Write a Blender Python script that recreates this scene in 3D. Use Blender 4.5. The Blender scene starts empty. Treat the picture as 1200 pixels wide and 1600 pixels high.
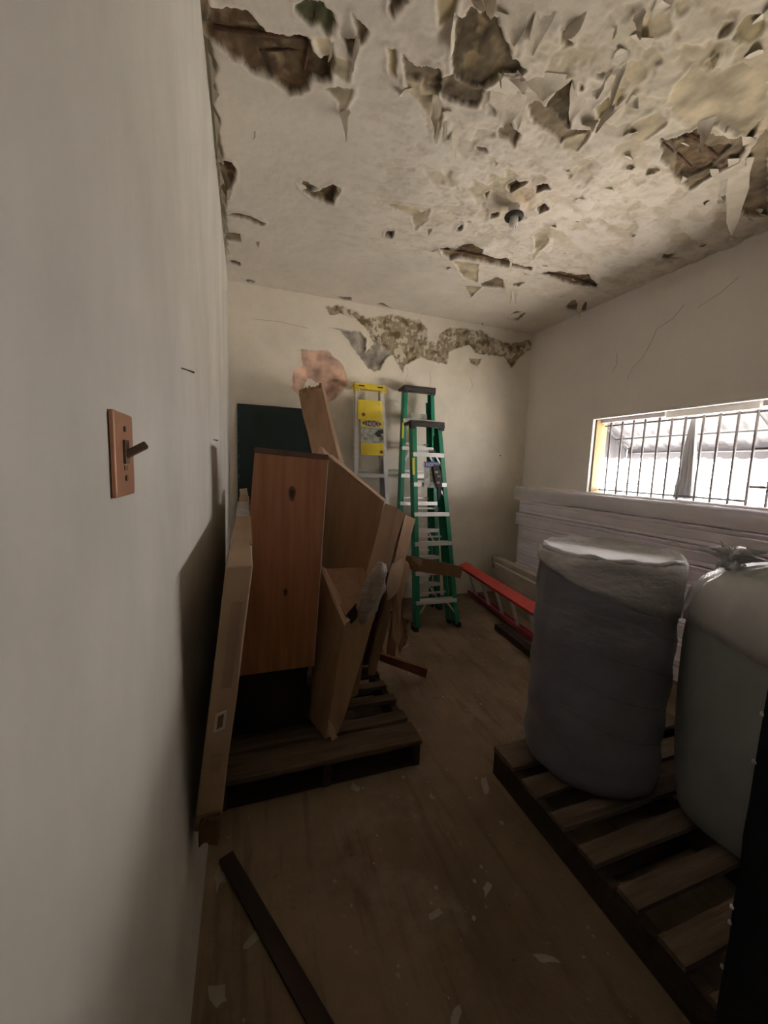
import bpy, bmesh, math, random
import numpy as np
from mathutils import Vector, Matrix, noise
random.seed(7)
PI = math.pi
SC = bpy.context.scene
W, D, H = 3.254, 3.892, 3.012          # room width, depth from the viewer, height

# ------------------------------------------------------------------ camera, sky, light
cam = bpy.data.objects.new('camera', bpy.data.cameras.new('camera'))
SC.collection.objects.link(cam); SC.camera = cam
fwd = Vector((0.331157, 0.936393, -0.115816)); 
yaw, pitch, roll = 0.339824849, -0.116073856, 0.0358288782
fwd = Vector((math.sin(yaw)*math.cos(pitch), math.cos(yaw)*math.cos(pitch), math.sin(pitch)))
r0 = Vector((math.cos(yaw), -math.sin(yaw), 0)); u0 = r0.cross(fwd)
rr = math.cos(roll)*r0 + math.sin(roll)*u0; uu = -math.sin(roll)*r0 + math.cos(roll)*u0
M = Matrix.Identity(4)
for i in range(3):
    M[i][0] = rr[i]; M[i][1] = uu[i]; M[i][2] = -fwd[i]
M[0][3], M[1][3], M[2][3] = 0.142797511, 0.0, 1.45
cam.matrix_world = M
cam.data.sensor_fit = 'HORIZONTAL'; cam.data.sensor_width = 36.0
cam.data.lens = 612.764/1200*36.0; cam.data.clip_start = 0.02; cam.data.clip_end = 200

world = bpy.data.worlds.new('world'); SC.world = world; world.use_nodes = True
bg = world.node_tree.nodes['Background']
bg.inputs[0].default_value = (1.0, 0.95, 0.915, 1); bg.inputs[1].default_value = 22.0
portal = bpy.data.lights.new('window_portal', 'AREA'); portal.shape = 'RECTANGLE'
portal.size = 2.35; portal.size_y = 0.72; portal.cycles.is_portal = True
po = bpy.data.objects.new('window_portal', portal); SC.collection.objects.link(po)
po.location = (W+0.16, 1.78, 1.62)
po.rotation_euler = (0, PI/2, 0); po.rotation_euler = Matrix(((0,0,1),(1,0,0),(0,1,0))).to_euler()
sun = bpy.data.lights.new('sun', 'SUN'); sun.energy = 30.0; sun.angle = 0.02; sun.color = (1, .95, .86)
so = bpy.data.objects.new('sun', sun); SC.collection.objects.link(so)
so.rotation_euler = Vector((0.45, 0.35, 1.0)).to_track_quat('Z', 'Y').to_euler()
so.location = (6, 3, 8)
SC.view_settings.view_transform = 'Standard'; SC.view_settings.look = 'None'
SC.view_settings.gamma = 1.0; SC.view_settings.exposure = 0.50
SC.view_settings.use_curve_mapping = False
SC.cycles.use_denoising = True
SC.cycles.max_bounces = 14; SC.cycles.diffuse_bounces = 10; SC.cycles.transparent_max_bounces = 12
SC.cycles.sample_clamp_indirect = 12.0

# ------------------------------------------------------------------ helpers
def obj(name, verts, faces, mat, parent=None, smooth=False, uv=None):
    me = bpy.data.meshes.new(name)
    off = Vector(parent.location) if parent is not None else Vector((0, 0, 0))
    if parent is not None and parent.parent is not None: off = off + Vector(parent.parent.location)
    vs = [Vector(v) for v in verts]
    if parent is None:
        off = Vector((sum(v.x for v in vs)/len(vs), sum(v.y for v in vs)/len(vs), min(v.z for v in vs)))
    me.from_pydata([tuple(v-off) for v in vs], [], faces)
    me.update()
    me.materials.append(mat)
    if smooth:
        me.polygons.foreach_set('use_smooth', [True]*len(me.polygons))
    o = bpy.data.objects.new(name, me); SC.collection.objects.link(o)
    if parent is None: o.location = off
    else: o.parent = parent
    return o
def tag(o, label, cat, group=None):
    o['label'] = label; o['category'] = cat
    if group: o['group'] = group
    return o
def struct(o): o['kind'] = 'structure'; return o
def stuff(o): o['kind'] = 'stuff'; return o
def thing(name, label, cat, loc, group=None):
    o = bpy.data.objects.new(name, None); SC.collection.objects.link(o)
    o.location = loc; o.empty_display_size = .1
    return tag(o, label, cat, group)
class G:
    """collects geometry in world coordinates"""
    def __init__(s): s.v = []; s.f = []
    def add(s, v, f):
        n = len(s.v); s.v += [tuple(x) for x in v]; s.f += [tuple(i+n for i in q) for q in f]; return s
    def hexa(s, P):
        return s.add(P, [(0,3,2,1),(4,5,6,7),(0,1,5,4),(1,2,6,5),(2,3,7,6),(3,0,4,7)])
    def box(s, a, b):
        (x0,y0,z0),(x1,y1,z1) = a, b
        return s.hexa([(x0,y0,z0),(x1,y0,z0),(x1,y1,z0),(x0,y1,z0),(x0,y0,z1),(x1,y0,z1),(x1,y1,z1),(x0,y1,z1)])
    def bar(s, a, b, w, t, side=(1,0,0)):
        """bar from a to b; w along side, t across"""
        a = Vector(a); b = Vector(b); d = (b-a).normalized(); u = Vector(side); u = (u-d*u.dot(d)).normalized(); n = d.cross(u)
        P = []
        for q in (a, b):
            for su, sn in ((-1,-1),(1,-1),(1,1),(-1,1)): P.append(q+u*su*w/2+n*sn*t/2)
        return s.hexa(P)
    def tube(s, pts, r, n=8):
        pts = [Vector(q) for q in pts]; rs = r if isinstance(r, (list, tuple)) else [r]*len(pts)
        V = []; F = []
        for i, q in enumerate(pts):
            d = (pts[min(i+1, len(pts)-1)]-pts[max(i-1, 0)]).normalized()
            a = Vector((0,0,1)) if abs(d.z) < .9 else Vector((1,0,0))
            u = d.cross(a).normalized(); w = d.cross(u)
            for k in range(n):
                t = 2*PI*k/n; V.append(q+(u*math.cos(t)+w*math.sin(t))*rs[i])
        for i in range(len(pts)-1):
            for k in range(n): F.append((i*n+k, i*n+(k+1) % n, (i+1)*n+(k+1) % n, (i+1)*n+k))
        F.append(tuple(range(n))[::-1]); F.append(tuple((len(pts)-1)*n+k for k in range(n)))
        return s.add(V, F)
    def prism(s, poly, ext):
        n = len(poly); e = Vector(ext)
        V = [Vector(q) for q in poly]+[Vector(q)+e for q in poly]
        F = [tuple(range(n))[::-1], tuple(range(n, 2*n))]+[(i, (i+1) % n, n+(i+1) % n, n+i) for i in range(n)]
        return s.add(V, F)
    def lathe(s, c, prof, n=48, fx=None):
        V = []; F = []
        for i, (r, z) in enumerate(prof):
            for k in range(n):
                t = 2*PI*k/n
                rr_, zz = (r, z) if fx is None else fx(r, z, t)
                V.append((c[0]+rr_*math.cos(t), c[1]+rr_*math.sin(t), c[2]+zz))
        for i in range(len(prof)-1):
            for k in range(n): F.append((i*n+k, i*n+(k+1) % n, (i+1)*n+(k+1) % n, (i+1)*n+k))
        F.append(tuple(range(n))[::-1]); F.append(tuple((len(prof)-1)*n+k for k in range(n)))
        return s.add(V, F)
    def obj(s, name, mat, parent=None, smooth=False): return obj(name, s.v, s.f, mat, parent, smooth)
def bevel(o, w=.003, seg=2):
    m = o.modifiers.new('bevel', 'BEVEL'); m.width = w; m.segments = seg; m.limit_method = 'ANGLE'
    return o
def crumple(name, P, mat, parent=None, n=(6,6,6), amp=.004, freq=9.0, seed=0.0):
    """closed box-like solid through 8 corner points, its skin subdivided and dented"""
    P = [Vector(q) for q in P]; idx = {}; V = []; F = []
    def pt(i, j, k):
        key = (i, j, k)
        if key not in idx:
            a, b, c = i/n[0], j/n[1], k/n[2]
            bot = P[0].lerp(P[1], a).lerp(P[3].lerp(P[2], a), b)
            top = P[4].lerp(P[5], a).lerp(P[7].lerp(P[6], a), b)
            q = bot.lerp(top, c)
            q = q+noise.noise_vector(q*freq+Vector((seed, 0, 0)))*amp+noise.noise_vector(q*freq*3+Vector((seed, 5, 0)))*amp*.4
            idx[key] = len(V); V.append(q)
        return idx[key]
    nx, ny, nz = n
    for i in range(nx):
        for j in range(ny):
            F.append((pt(i,j,0), pt(i,j+1,0), pt(i+1,j+1,0), pt(i+1,j,0)))
            F.append((pt(i,j,nz), pt(i+1,j,nz), pt(i+1,j+1,nz), pt(i,j+1,nz)))
    for i in range(nx):
        for k in range(nz):
            F.append((pt(i,0,k), pt(i+1,0,k), pt(i+1,0,k+1), pt(i,0,k+1)))
            F.append((pt(i,ny,k), pt(i,ny,k+1), pt(i+1,ny,k+1), pt(i+1,ny,k)))
    for j in range(ny):
        for k in range(nz):
            F.append((pt(0,j,k), pt(0,j,k+1), pt(0,j+1,k+1), pt(0,j+1,k)))
            F.append((pt(nx,j,k), pt(nx,j+1,k), pt(nx,j+1,k+1), pt(nx,j,k+1)))
    return obj(name, V, F, mat, parent)

# ------------------------------------------------------------------ materials
def mat(name, col, rough=.7, var=.15, scale=6.0, stretch=(1,1,1), bump=.0, bscale=40., metal=0., col2=None, alpha=1., spec=.5, coords='Object', trans=0., sheen=0.):
    m = bpy.data.materials.new(name); m.use_nodes = True; nt = m.node_tree; b = nt.nodes['Principled BSDF']
    tc = nt.nodes.new('ShaderNodeTexCoord'); mp = nt.nodes.new('ShaderNodeMapping'); mp.inputs['Scale'].default_value = stretch
    nt.links.new(tc.outputs[coords], mp.inputs[0])
    nz = nt.nodes.new('ShaderNodeTexNoise'); nz.inputs['Scale'].default_value = scale; nz.inputs['Detail'].default_value = 6; nz.inputs['Roughness'].default_value = .6
    nt.links.new(mp.outputs[0], nz.inputs[0])
    rp = nt.nodes.new('ShaderNodeValToRGB'); rp.color_ramp.elements[0].position = .32; rp.color_ramp.elements[1].position = .68
    c2 = col2 or tuple(c*(1-var) for c in col); c1 = col if col2 else tuple(min(1, c*(1+var)) for c in col)
    rp.color_ramp.elements[0].color = (*c2, 1); rp.color_ramp.elements[1].color = (*c1, 1)
    nt.links.new(nz.outputs[0], rp.inputs[0]); nt.links.new(rp.outputs[0], b.inputs['Base Color'])
    b.inputs['Roughness'].default_value = rough; b.inputs['Metallic'].default_value = metal
    b.inputs['Specular IOR Level'].default_value = spec; b.inputs['Alpha'].default_value = alpha
    b.inputs['Transmission Weight'].default_value = trans
    if bump:
        n2 = nt.nodes.new('ShaderNodeTexNoise'); n2.inputs['Scale'].default_value = bscale; n2.inputs['Detail'].default_value = 5
        nt.links.new(mp.outputs[0], n2.inputs[0])
        bp = nt.nodes.new('ShaderNodeBump'); bp.inputs['Strength'].default_value = bump; bp.inputs['Distance'].default_value = .01
        nt.links.new(n2.outputs[0], bp.inputs['Height']); nt.links.new(bp.outputs[0], b.inputs['Normal'])
    return m
def attr_mat(name, rough=.9, bump=.16, bscale=45.):
    m = bpy.data.materials.new(name); m.use_nodes = True; nt = m.node_tree; b = nt.nodes['Principled BSDF']
    at = nt.nodes.new('ShaderNodeAttribute'); at.attribute_name = 'tint'
    tc = nt.nodes.new('ShaderNodeTexCoord')
    nz = nt.nodes.new('ShaderNodeTexNoise'); nz.inputs['Scale'].default_value = 2.2; nz.inputs['Detail'].default_value = 9; nz.inputs['Roughness'].default_value = .65
    nt.links.new(tc.outputs['Object'], nz.inputs[0])
    mr = nt.nodes.new('ShaderNodeMapRange'); mr.inputs[1].default_value = .3; mr.inputs[2].default_value = .7; mr.inputs[3].default_value = .86; mr.inputs[4].default_value = 1.08
    nt.links.new(nz.outputs[0], mr.inputs[0])
    mx = nt.nodes.new('ShaderNodeVectorMath'); mx.operation = 'SCALE'
    nt.links.new(at.outputs['Color'], mx.inputs[0]); nt.links.new(mr.outputs[0], mx.inputs['Scale'])
    nt.links.new(mx.outputs[0], b.inputs['Base Color'])
    b.inputs['Roughness'].default_value = rough; b.inputs['Specular IOR Level'].default_value = .25
    n2 = nt.nodes.new('ShaderNodeTexNoise'); n2.inputs['Scale'].default_value = bscale; n2.inputs['Detail'].default_value = 6
    nt.links.new(tc.outputs['Object'], n2.inputs[0])
    bp = nt.nodes.new('ShaderNodeBump'); bp.inputs['Strength'].default_value = bump; bp.inputs['Distance'].default_value = .006
    nt.links.new(n2.outputs[0], bp.inputs['Height']); nt.links.new(bp.outputs[0], b.inputs['Normal'])
    return m
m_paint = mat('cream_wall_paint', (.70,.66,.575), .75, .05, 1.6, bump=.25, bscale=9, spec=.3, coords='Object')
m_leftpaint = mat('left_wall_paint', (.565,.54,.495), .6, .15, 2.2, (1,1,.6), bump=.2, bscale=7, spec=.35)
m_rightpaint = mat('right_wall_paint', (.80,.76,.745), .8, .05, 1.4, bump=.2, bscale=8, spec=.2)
m_ceil = attr_mat('flaking_ceiling_paint')
m_backw = attr_mat('damaged_wall_plaster', bump=.3)
m_flake = mat('peeling_paint', (.64,.575,.475), .85, .12, 14, bump=.2, bscale=40)
m_rust = mat('rusty_steel', (.11,.055,.03), .9, .4, 30, bump=.6, bscale=90)
m_floor = mat('dusty_concrete_floor', (.26,.19,.13), .9, .30, 1.8, bump=.3, bscale=60, col2=(.14,.098,.065), spec=.2)
def floor_nodes(m):
    nt = m.node_tree; b = nt.nodes['Principled BSDF']; src = b.inputs['Base Color'].links[0].from_socket
    tc = nt.nodes.new('ShaderNodeTexCoord')
    def layer(prev, scale, rot, st, lo, hi, col, fac):
        mp = nt.nodes.new('ShaderNodeMapping'); mp.inputs['Rotation'].default_value = (0, 0, rot); mp.inputs['Scale'].default_value = st
        nt.links.new(tc.outputs['Object'], mp.inputs[0])
        n = nt.nodes.new('ShaderNodeTexNoise'); n.inputs['Scale'].default_value = scale; n.inputs['Detail'].default_value = 8; n.inputs['Roughness'].default_value = .65
        nt.links.new(mp.outputs[0], n.inputs[0])
        r = nt.nodes.new('ShaderNodeMapRange'); r.inputs[1].default_value = lo; r.inputs[2].default_value = hi; r.inputs[3].default_value = 0; r.inputs[4].default_value = fac
        nt.links.new(n.outputs[0], r.inputs[0])
        x = nt.nodes.new('ShaderNodeMix'); x.data_type = 'RGBA'
        nt.links.new(r.outputs[0], x.inputs[0]); nt.links.new(prev, x.inputs[6]); x.inputs[7].default_value = (*col, 1)
        return x.outputs[2]
    o = layer(src, 4, .45, (5, .5, 1), .52, .68, (.10, .065, .042), .55)       # streaks of dirt
    o = layer(o, 2.3, 0, (1, 1, 1), .55, .72, (.30, .25, .20), .75)            # dust
    o = layer(o, 46, 0, (1, 1, 1), .66, .72, (.42, .37, .31), .7)              # paint dust specks
    o = layer(o, 21, .3, (1, 1, 1), .68, .74, (.05, .035, .025), .8)           # dark spots
    nt.links.new(o, b.inputs['Base Color'])
floor_nodes(m_floor)
m_white = mat('white_painted_wood', (.78,.76,.74), .5, .06, 6)
m_creamjamb = mat('yellowed_jamb_paint', (.30,.215,.10), .6, .1, 9)
m_grille = mat('painted_steel_bars', (.16,.145,.15), .45, .1, 9)
m_door = mat('dark_green_door_paint', (.010,.024,.022), .45, .25, 5, (1,1,.4), bump=.1, bscale=30, spec=.4)
m_pine = mat('reddish_pine', (.33,.145,.068), .5, .1, 3.0, (9,9,.55), bump=.1, bscale=8, col2=(.22,.088,.038))
m_pinedark = mat('dark_board_edge', (.09,.045,.025), .7, .2, 10)
m_knot = mat('wood_knot', (.085,.028,.012), .55, .4, 20, (1,1,.5))
m_card = mat('cardboard', (.32,.20,.122), .85, .1, 3.0, (4,4,.5), bump=.08, bscale=30, col2=(.235,.143,.085), spec=.2)
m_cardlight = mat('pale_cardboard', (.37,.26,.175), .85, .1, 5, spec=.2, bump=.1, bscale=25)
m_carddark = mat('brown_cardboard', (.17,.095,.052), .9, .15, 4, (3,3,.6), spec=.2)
m_redboard = mat('red_brown_board', (.14,.045,.022), .7, .2, 4, (5,5,.8))
m_pallet = mat('weathered_pallet_wood', (.125,.090,.062), .9, .3, 5.0, (.7,7,7), bump=.5, bscale=14, col2=(.055,.038,.026), spec=.2)
m_pallet2 = mat('grey_pallet_wood', (.17,.13,.10), .9, .3, 5.0, (.7,7,7), bump=.5, bscale=14, col2=(.095,.068,.050), spec=.2)
m_palletd = mat('dark_pallet_wood', (.048,.031,.022), .9, .3, 5.0, (.7,7,7), bump=.5, bscale=14, spec=.2)
m_film = mat('clear_plastic_film', (.80,.79,.80), .22, .03, 10, alpha=.42, spec=.8, bump=.5, bscale=22)
m_wrap = mat('crinkled_white_plastic', (.52,.51,.53), .58, .18, 7, (1,1,2.2), alpha=.8, bump=1.0, bscale=22, spec=.3)
m_fold = mat('film_fold', (.42,.42,.45), .4, .1, 9, alpha=.30)
m_greywrap = mat('grey_brown_plastic_wrap', (.30,.25,.215), .3, .3, 9, (1,1,3), alpha=.8, bump=1.0, bscale=26, spec=.7)
m_bag = mat('frosted_plastic_bag', (.30,.315,.31), .38, .12, 4, (1,1,.7), bump=.7, bscale=9, spec=.5)
m_foam = mat('blue_grey_foam_roll', (.18,.18,.215), .36, .14, 5, (1,1,2.0), bump=.55, bscale=11, spec=.5)
m_black = mat('black_plastic_wrap', (.006,.006,.009), .6, .3, 6, bump=.5, bscale=18, spec=.2)
m_blackcrate = mat('black_painted_crate', (.012,.008,.007), .8, .3, 6, spec=.2)
m_green = mat('green_fibreglass', (.012,.21,.115), .38, .12, 6, spec=.45)
m_cap = mat('dark_brown_plastic_cap', (.035,.027,.024), .55, .2, 9)
m_alu = mat('brushed_aluminium', (.68,.67,.67), .38, .08, 10, (1,1,6), metal=.55)
m_yellow = mat('yellow_plastic', (.70,.54,.035), .5, .08, 6)
m_sticker = mat('yellow_sticker', (.60,.56,.05), .5, .1, 30)
m_navy = mat('navy_print', (.05,.035,.12), .5, .1, 6)
m_blue = mat('blue_print', (.06,.11,.42), .4, .1, 6)
m_print = mat('photo_print', (.50,.52,.47), .45, .3, 22, col2=(.16,.17,.15))
m_tool = mat('olive_tool_print', (.26,.23,.06), .4, .3, 40, col2=(.03,.03,.03))
m_red = mat('red_fibreglass', (.55,.06,.05), .5, .12, 6, spec=.4)
m_pink = mat('pink_plastic_rail', (.30,.03,.07), .5, .15, 6)
m_rubber = mat('black_rubber', (.02,.02,.02), .7, .2, 9)
m_beige = mat('pale_painted_board', (.46,.42,.37), .6, .12, 5, (6,.5,6))
m_panel = mat('glare_tinted_white_panel', (.78,.73,.84), .35, .06, 5, spec=.6)  # lavender haze of the window glare is put into the panel colour
m_paneledge = mat('panel_edge', (.34,.31,.33), .6, .1, 5)
m_copper = mat('copper_plate', (.52,.27,.17), .33, .1, 12, metal=.45)
m_toggle = mat('brown_toggle', (.14,.085,.055), .5, .1, 12)
m_steel = mat('dull_steel', (.13,.12,.11), .5, .2, 20, metal=.6)
m_porc = mat('white_porcelain', (.75,.73,.70), .3, .04, 10)
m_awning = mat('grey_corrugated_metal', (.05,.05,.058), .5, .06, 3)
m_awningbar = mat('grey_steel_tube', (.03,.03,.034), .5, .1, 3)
m_ground = mat('sunlit_concrete_yard', (.60,.58,.54), .9, .08, 1)
m_bark = mat('tree_bark', (.22,.15,.13), .9, .2, 9)
m_leaf = mat('bush_leaves', (.10,.14,.08), .8, .3, 9)
m_cloth = mat('grey_hanging_cloth', (.60,.60,.63), .85, .15, 12, (6,6,.5))
m_lathe = mat('dark_stained_lath', (.028,.014,.010), .8, .25, 6)
m_chip = mat('paint_chip', (.30,.26,.215), .8, .1, 20)
m_crack = mat('crack_dirt', (.34,.30,.25), .95, .2, 30)
m_label = mat('white_paper_label', (.50,.47,.44), .6, .08, 30)
m_tape = mat('packing_tape', (.28,.18,.11), .3, .08, 14, spec=.6)

# ------------------------------------------------------------------ setting: ceiling with flaking paint
CEIL = [["layer",[[0.757,1.673],[0.898,1.645],[0.905,1.682],[0.956,1.735],[0.997,1.826],[1.008,1.911],[0.938,1.794],[0.857,1.749],[0.786,1.717]]],["layer",[[1.769,1.294],[1.769,1.221],[1.885,1.206],[1.918,1.143],[2.057,1.138],[2.349,1.283],[2.321,1.351],[2.124,1.346],[2.066,1.411],[1.921,1.388],[1.826,1.364]]],["olive",[[1.77,1.093],[1.755,1.042],[1.808,1.021],[1.864,1.056],[1.864,1.099],[1.788,1.103]]],["layer",[[1.496,1.23],[1.565,1.173],[1.506,1.131],[1.406,1.178],[1.465,1.229]]],["layer",[[1.529,1.336],[1.522,1.289],[1.59,1.282],[1.647,1.321],[1.626,1.362],[1.572,1.361]]],["olive",[[1.567,1.419],[1.567,1.391],[1.604,1.382],[1.637,1.415],[1.638,1.45]]],["layer",[[1.78,1.484],[1.823,1.414],[1.894,1.412],[1.921,1.441],[1.908,1.548],[1.841,1.545]]],["olive",[[1.562,1.481],[1.571,1.429],[1.629,1.467],[1.615,1.517]]],["layer",[[1.493,1.098],[1.53,1.084],[1.551,1.121],[1.528,1.126]]],["olive",[[1.803,1.208],[1.795,1.149],[1.822,1.181],[1.835,1.21]]],["layer",[[1.689,1.091],[1.731,1.071],[1.747,1.102],[1.731,1.112]]],["layer",[[0.458,1.836],[0.513,1.802],[0.576,1.801],[0.57,1.863],[0.553,1.928],[0.515,1.86]]],["layer",[[0.937,2.422],[1.108,2.374],[1.2,2.361],[1.237,2.475],[1.208,2.601],[1.131,2.466]]],["layer",[[0.378,1.654],[0.438,1.631],[0.478,1.69],[0.536,1.687],[0.546,1.767],[0.483,1.759]]],["olive",[[0.652,1.586],[0.685,1.578],[0.719,1.68],[0.688,1.67]]],["bare",[[0.889,1.606],[0.926,1.588],[0.959,1.603],[1.068,1.596],[1.088,1.592],[1.093,1.672],[1.024,1.688],[0.956,1.691],[0.917,1.675]]],["bare",[[1.289,1.582],[1.335,1.556],[1.357,1.563],[1.497,1.6],[1.536,1.612],[1.636,1.581],[1.565,1.681],[1.508,1.67],[1.367,1.644]]],["layer",[[1.562,1.668],[1.643,1.588],[1.666,1.656],[1.668,1.696],[1.604,1.712]]],["bare",[[1.22,1.642],[1.302,1.706],[1.361,1.72],[1.38,1.797],[1.327,1.763],[1.267,1.767],[1.252,1.74],[1.262,1.717]]],["bare",[[1.203,1.858],[1.256,1.842],[1.274,1.856],[1.217,1.873]]],["olive",[[1.567,1.487],[1.614,1.445],[1.63,1.479],[1.622,1.524]]],["bare",[[1.413,1.427],[1.427,1.42],[1.443,1.44],[1.434,1.444]]],["bare",[[0.804,1.605],[0.839,1.592],[0.883,1.595],[0.911,1.662],[0.883,1.681],[0.843,1.689]]],["olive",[[0.755,1.385],[0.82,1.359],[0.831,1.401],[0.798,1.445]]],["bare",[[0.712,1.588],[0.772,1.609],[0.875,1.589],[0.895,1.618],[0.898,1.645],[0.757,1.673]]],["green",[[0.307,1.574],[0.345,1.544],[0.4,1.526],[0.43,1.55],[0.453,1.573],[0.451,1.608],[0.428,1.626],[0.397,1.604],[0.355,1.616],[0.319,1.601]]],["bare",[[0.5,1.522],[0.52,1.539],[0.568,1.562],[0.567,1.589],[0.547,1.602],[0.518,1.565]]],["bare",[[0.474,1.599],[0.498,1.612],[0.532,1.594],[0.545,1.625],[0.534,1.663],[0.503,1.632]]],["bare",[[0.601,1.444],[0.667,1.419],[0.632,1.467],[0.637,1.489],[0.624,1.482]]],["bare",[[-0.006,1.68],[0.029,1.666],[0.029,1.713],[0.0,1.771],[-0.013,1.747]]],["bare",[[2.453,1.422],[2.349,1.283],[3.084,1.649],[2.968,1.697],[2.841,1.677],[2.718,1.552]]],["bare",[[1.964,1.495],[2.002,1.487],[2.05,1.431],[2.321,1.351],[2.27,1.261],[2.385,1.385],[2.456,1.454],[2.44,1.531],[2.437,1.598],[2.455,1.677],[2.263,1.631],[2.096,1.583]]],["bare",[[0.002,2.527],[0.066,2.482],[0.069,2.633],[0.042,2.745],[0.002,2.739]]],["bare",[[0.01,3.122],[0.114,3.094],[0.121,3.204],[0.014,3.216]]],["bare",[[0.443,2.416],[0.527,2.433],[0.484,2.517],[0.445,2.489]]],["bare",[[2.017,3.067],[2.076,2.91],[2.14,2.93],[2.243,3.06],[2.056,3.101]]],["bare",[[2.268,2.955],[2.332,2.894],[2.34,2.992],[2.287,2.991]]],["bare",[[2.995,3.125],[2.945,3.002],[3.089,2.977],[3.267,3.157],[3.061,3.183]]],["bare",[[2.7,3.615],[2.652,3.416],[2.761,3.413],[2.838,3.629]]],["bare",[[1.456,2.483],[1.464,2.411],[1.486,2.481]]],["layer",[[1.625,2.831],[1.827,2.798],[1.982,3.065],[1.832,3.033]]],["layer",[[1.924,3.16],[2.056,3.101],[2.08,3.332]]],["layer",[[1.95,2.336],[1.989,2.238],[2.098,2.359],[2.114,2.444],[2.157,2.601],[2.057,2.445]]],["bare",[[2.946,2.183],[2.999,2.125],[3.04,2.197],[2.994,2.217]]],["bare",[[2.64,1.648],[2.671,1.624],[2.72,1.67]]],["bare",[[1.449,1.378],[1.48,1.361],[1.483,1.38]]],["bare",[[1.195,1.301],[1.232,1.311],[1.277,1.334],[1.267,1.347],[1.234,1.333]]],["bare",[[0.939,3.826],[1.014,3.816],[1.076,3.788],[1.107,3.858],[1.028,3.874]]],["bare",[[1.341,3.834],[1.396,3.783],[1.522,3.87],[1.432,3.857]]],["bare",[[2.498,3.905],[2.545,3.829],[2.598,3.961],[2.568,3.996]]],["dark",[[0.835,1.396],[0.862,1.41],[0.872,1.364],[0.892,1.366],[0.914,1.371],[0.92,1.35],[0.96,1.371],[0.975,1.355],[1.01,1.385],[1.076,1.422],[1.106,1.448],[1.126,1.446],[1.147,1.464],[1.18,1.457],[1.182,1.47],[1.147,1.503],[1.109,1.512],[1.091,1.562],[1.066,1.593],[1.02,1.604],[0.958,1.6],[0.924,1.585],[0.891,1.532],[0.872,1.473]]],["dark",[[1.369,1.424],[1.421,1.46],[1.474,1.516],[1.533,1.604],[1.497,1.6],[1.357,1.563],[1.36,1.492]]],["deep",[[0.032,1.685],[0.14,1.65],[0.172,1.658],[0.215,1.691],[0.293,1.683],[0.343,1.659],[0.37,1.657],[0.391,1.705],[0.418,1.723],[0.459,1.692],[0.48,1.719],[0.474,1.763],[0.48,1.793],[0.408,1.811],[0.394,1.855],[0.364,1.896],[0.33,1.916],[0.283,1.894],[0.223,1.878],[0.166,1.868],[0.116,1.837],[0.089,1.842],[0.043,1.813],[0.002,1.792],[0.001,1.758],[0.024,1.732]]],["deep",[[0.007,2.441],[0.08,2.421],[0.097,2.469],[0.088,2.572],[0.066,2.634],[0.051,2.526],[0.009,2.505]]],["deep",[[0.469,2.512],[0.546,2.458],[0.568,2.427],[0.614,2.377],[0.653,2.392],[0.658,2.445],[0.642,2.474],[0.654,2.551],[0.592,2.553],[0.516,2.537]]],["deep",[[0.028,2.914],[0.102,2.856],[0.176,2.865],[0.267,2.896],[0.261,2.927],[0.207,2.941],[0.131,2.911]]],["deep",[[0.019,3.502],[0.1,3.507],[0.099,3.57],[0.035,3.556]]],["deep",[[0.141,3.804],[0.229,3.799],[0.205,3.849],[0.155,3.852]]],["deep",[[1.031,2.69],[1.08,2.655],[1.102,2.737],[1.05,2.743]]],["deep",[[2.002,1.487],[2.057,1.436],[2.07,1.402],[2.187,1.466],[2.228,1.48],[2.271,1.432],[2.323,1.411],[2.352,1.48],[2.378,1.539],[2.373,1.559],[2.352,1.604],[2.254,1.626],[2.122,1.524]]],["deep",[[1.518,2.036],[1.525,1.982],[1.586,1.947],[1.58,2.0],[1.555,2.053]]],["deep",[[1.647,1.962],[1.695,1.922],[1.737,1.946],[1.686,1.988]]],["deep",[[1.787,2.116],[1.795,2.054],[1.853,2.089],[1.83,2.135]]],["deep",[[1.559,2.261],[1.6,2.219],[1.621,2.261],[1.593,2.285]]],["deep",[[1.433,2.125],[1.447,2.108],[1.463,2.157]]],["deep",[[1.461,2.736],[1.506,2.693],[1.567,2.703],[1.573,2.652],[1.632,2.58],[1.738,2.605],[1.765,2.667],[1.924,2.675],[1.956,2.636],[2.042,2.691],[2.227,2.686],[2.254,2.717],[2.138,2.733],[2.015,2.758],[1.807,2.766],[1.642,2.784],[1.595,2.831],[1.515,2.787]]],["deep",[[2.335,2.735],[2.406,2.683],[2.459,2.651],[2.609,2.63],[2.71,2.601],[2.796,2.657],[2.881,2.684],[2.943,2.741],[2.854,2.764],[2.681,2.773],[2.562,2.76],[2.437,2.736]]]]
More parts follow.
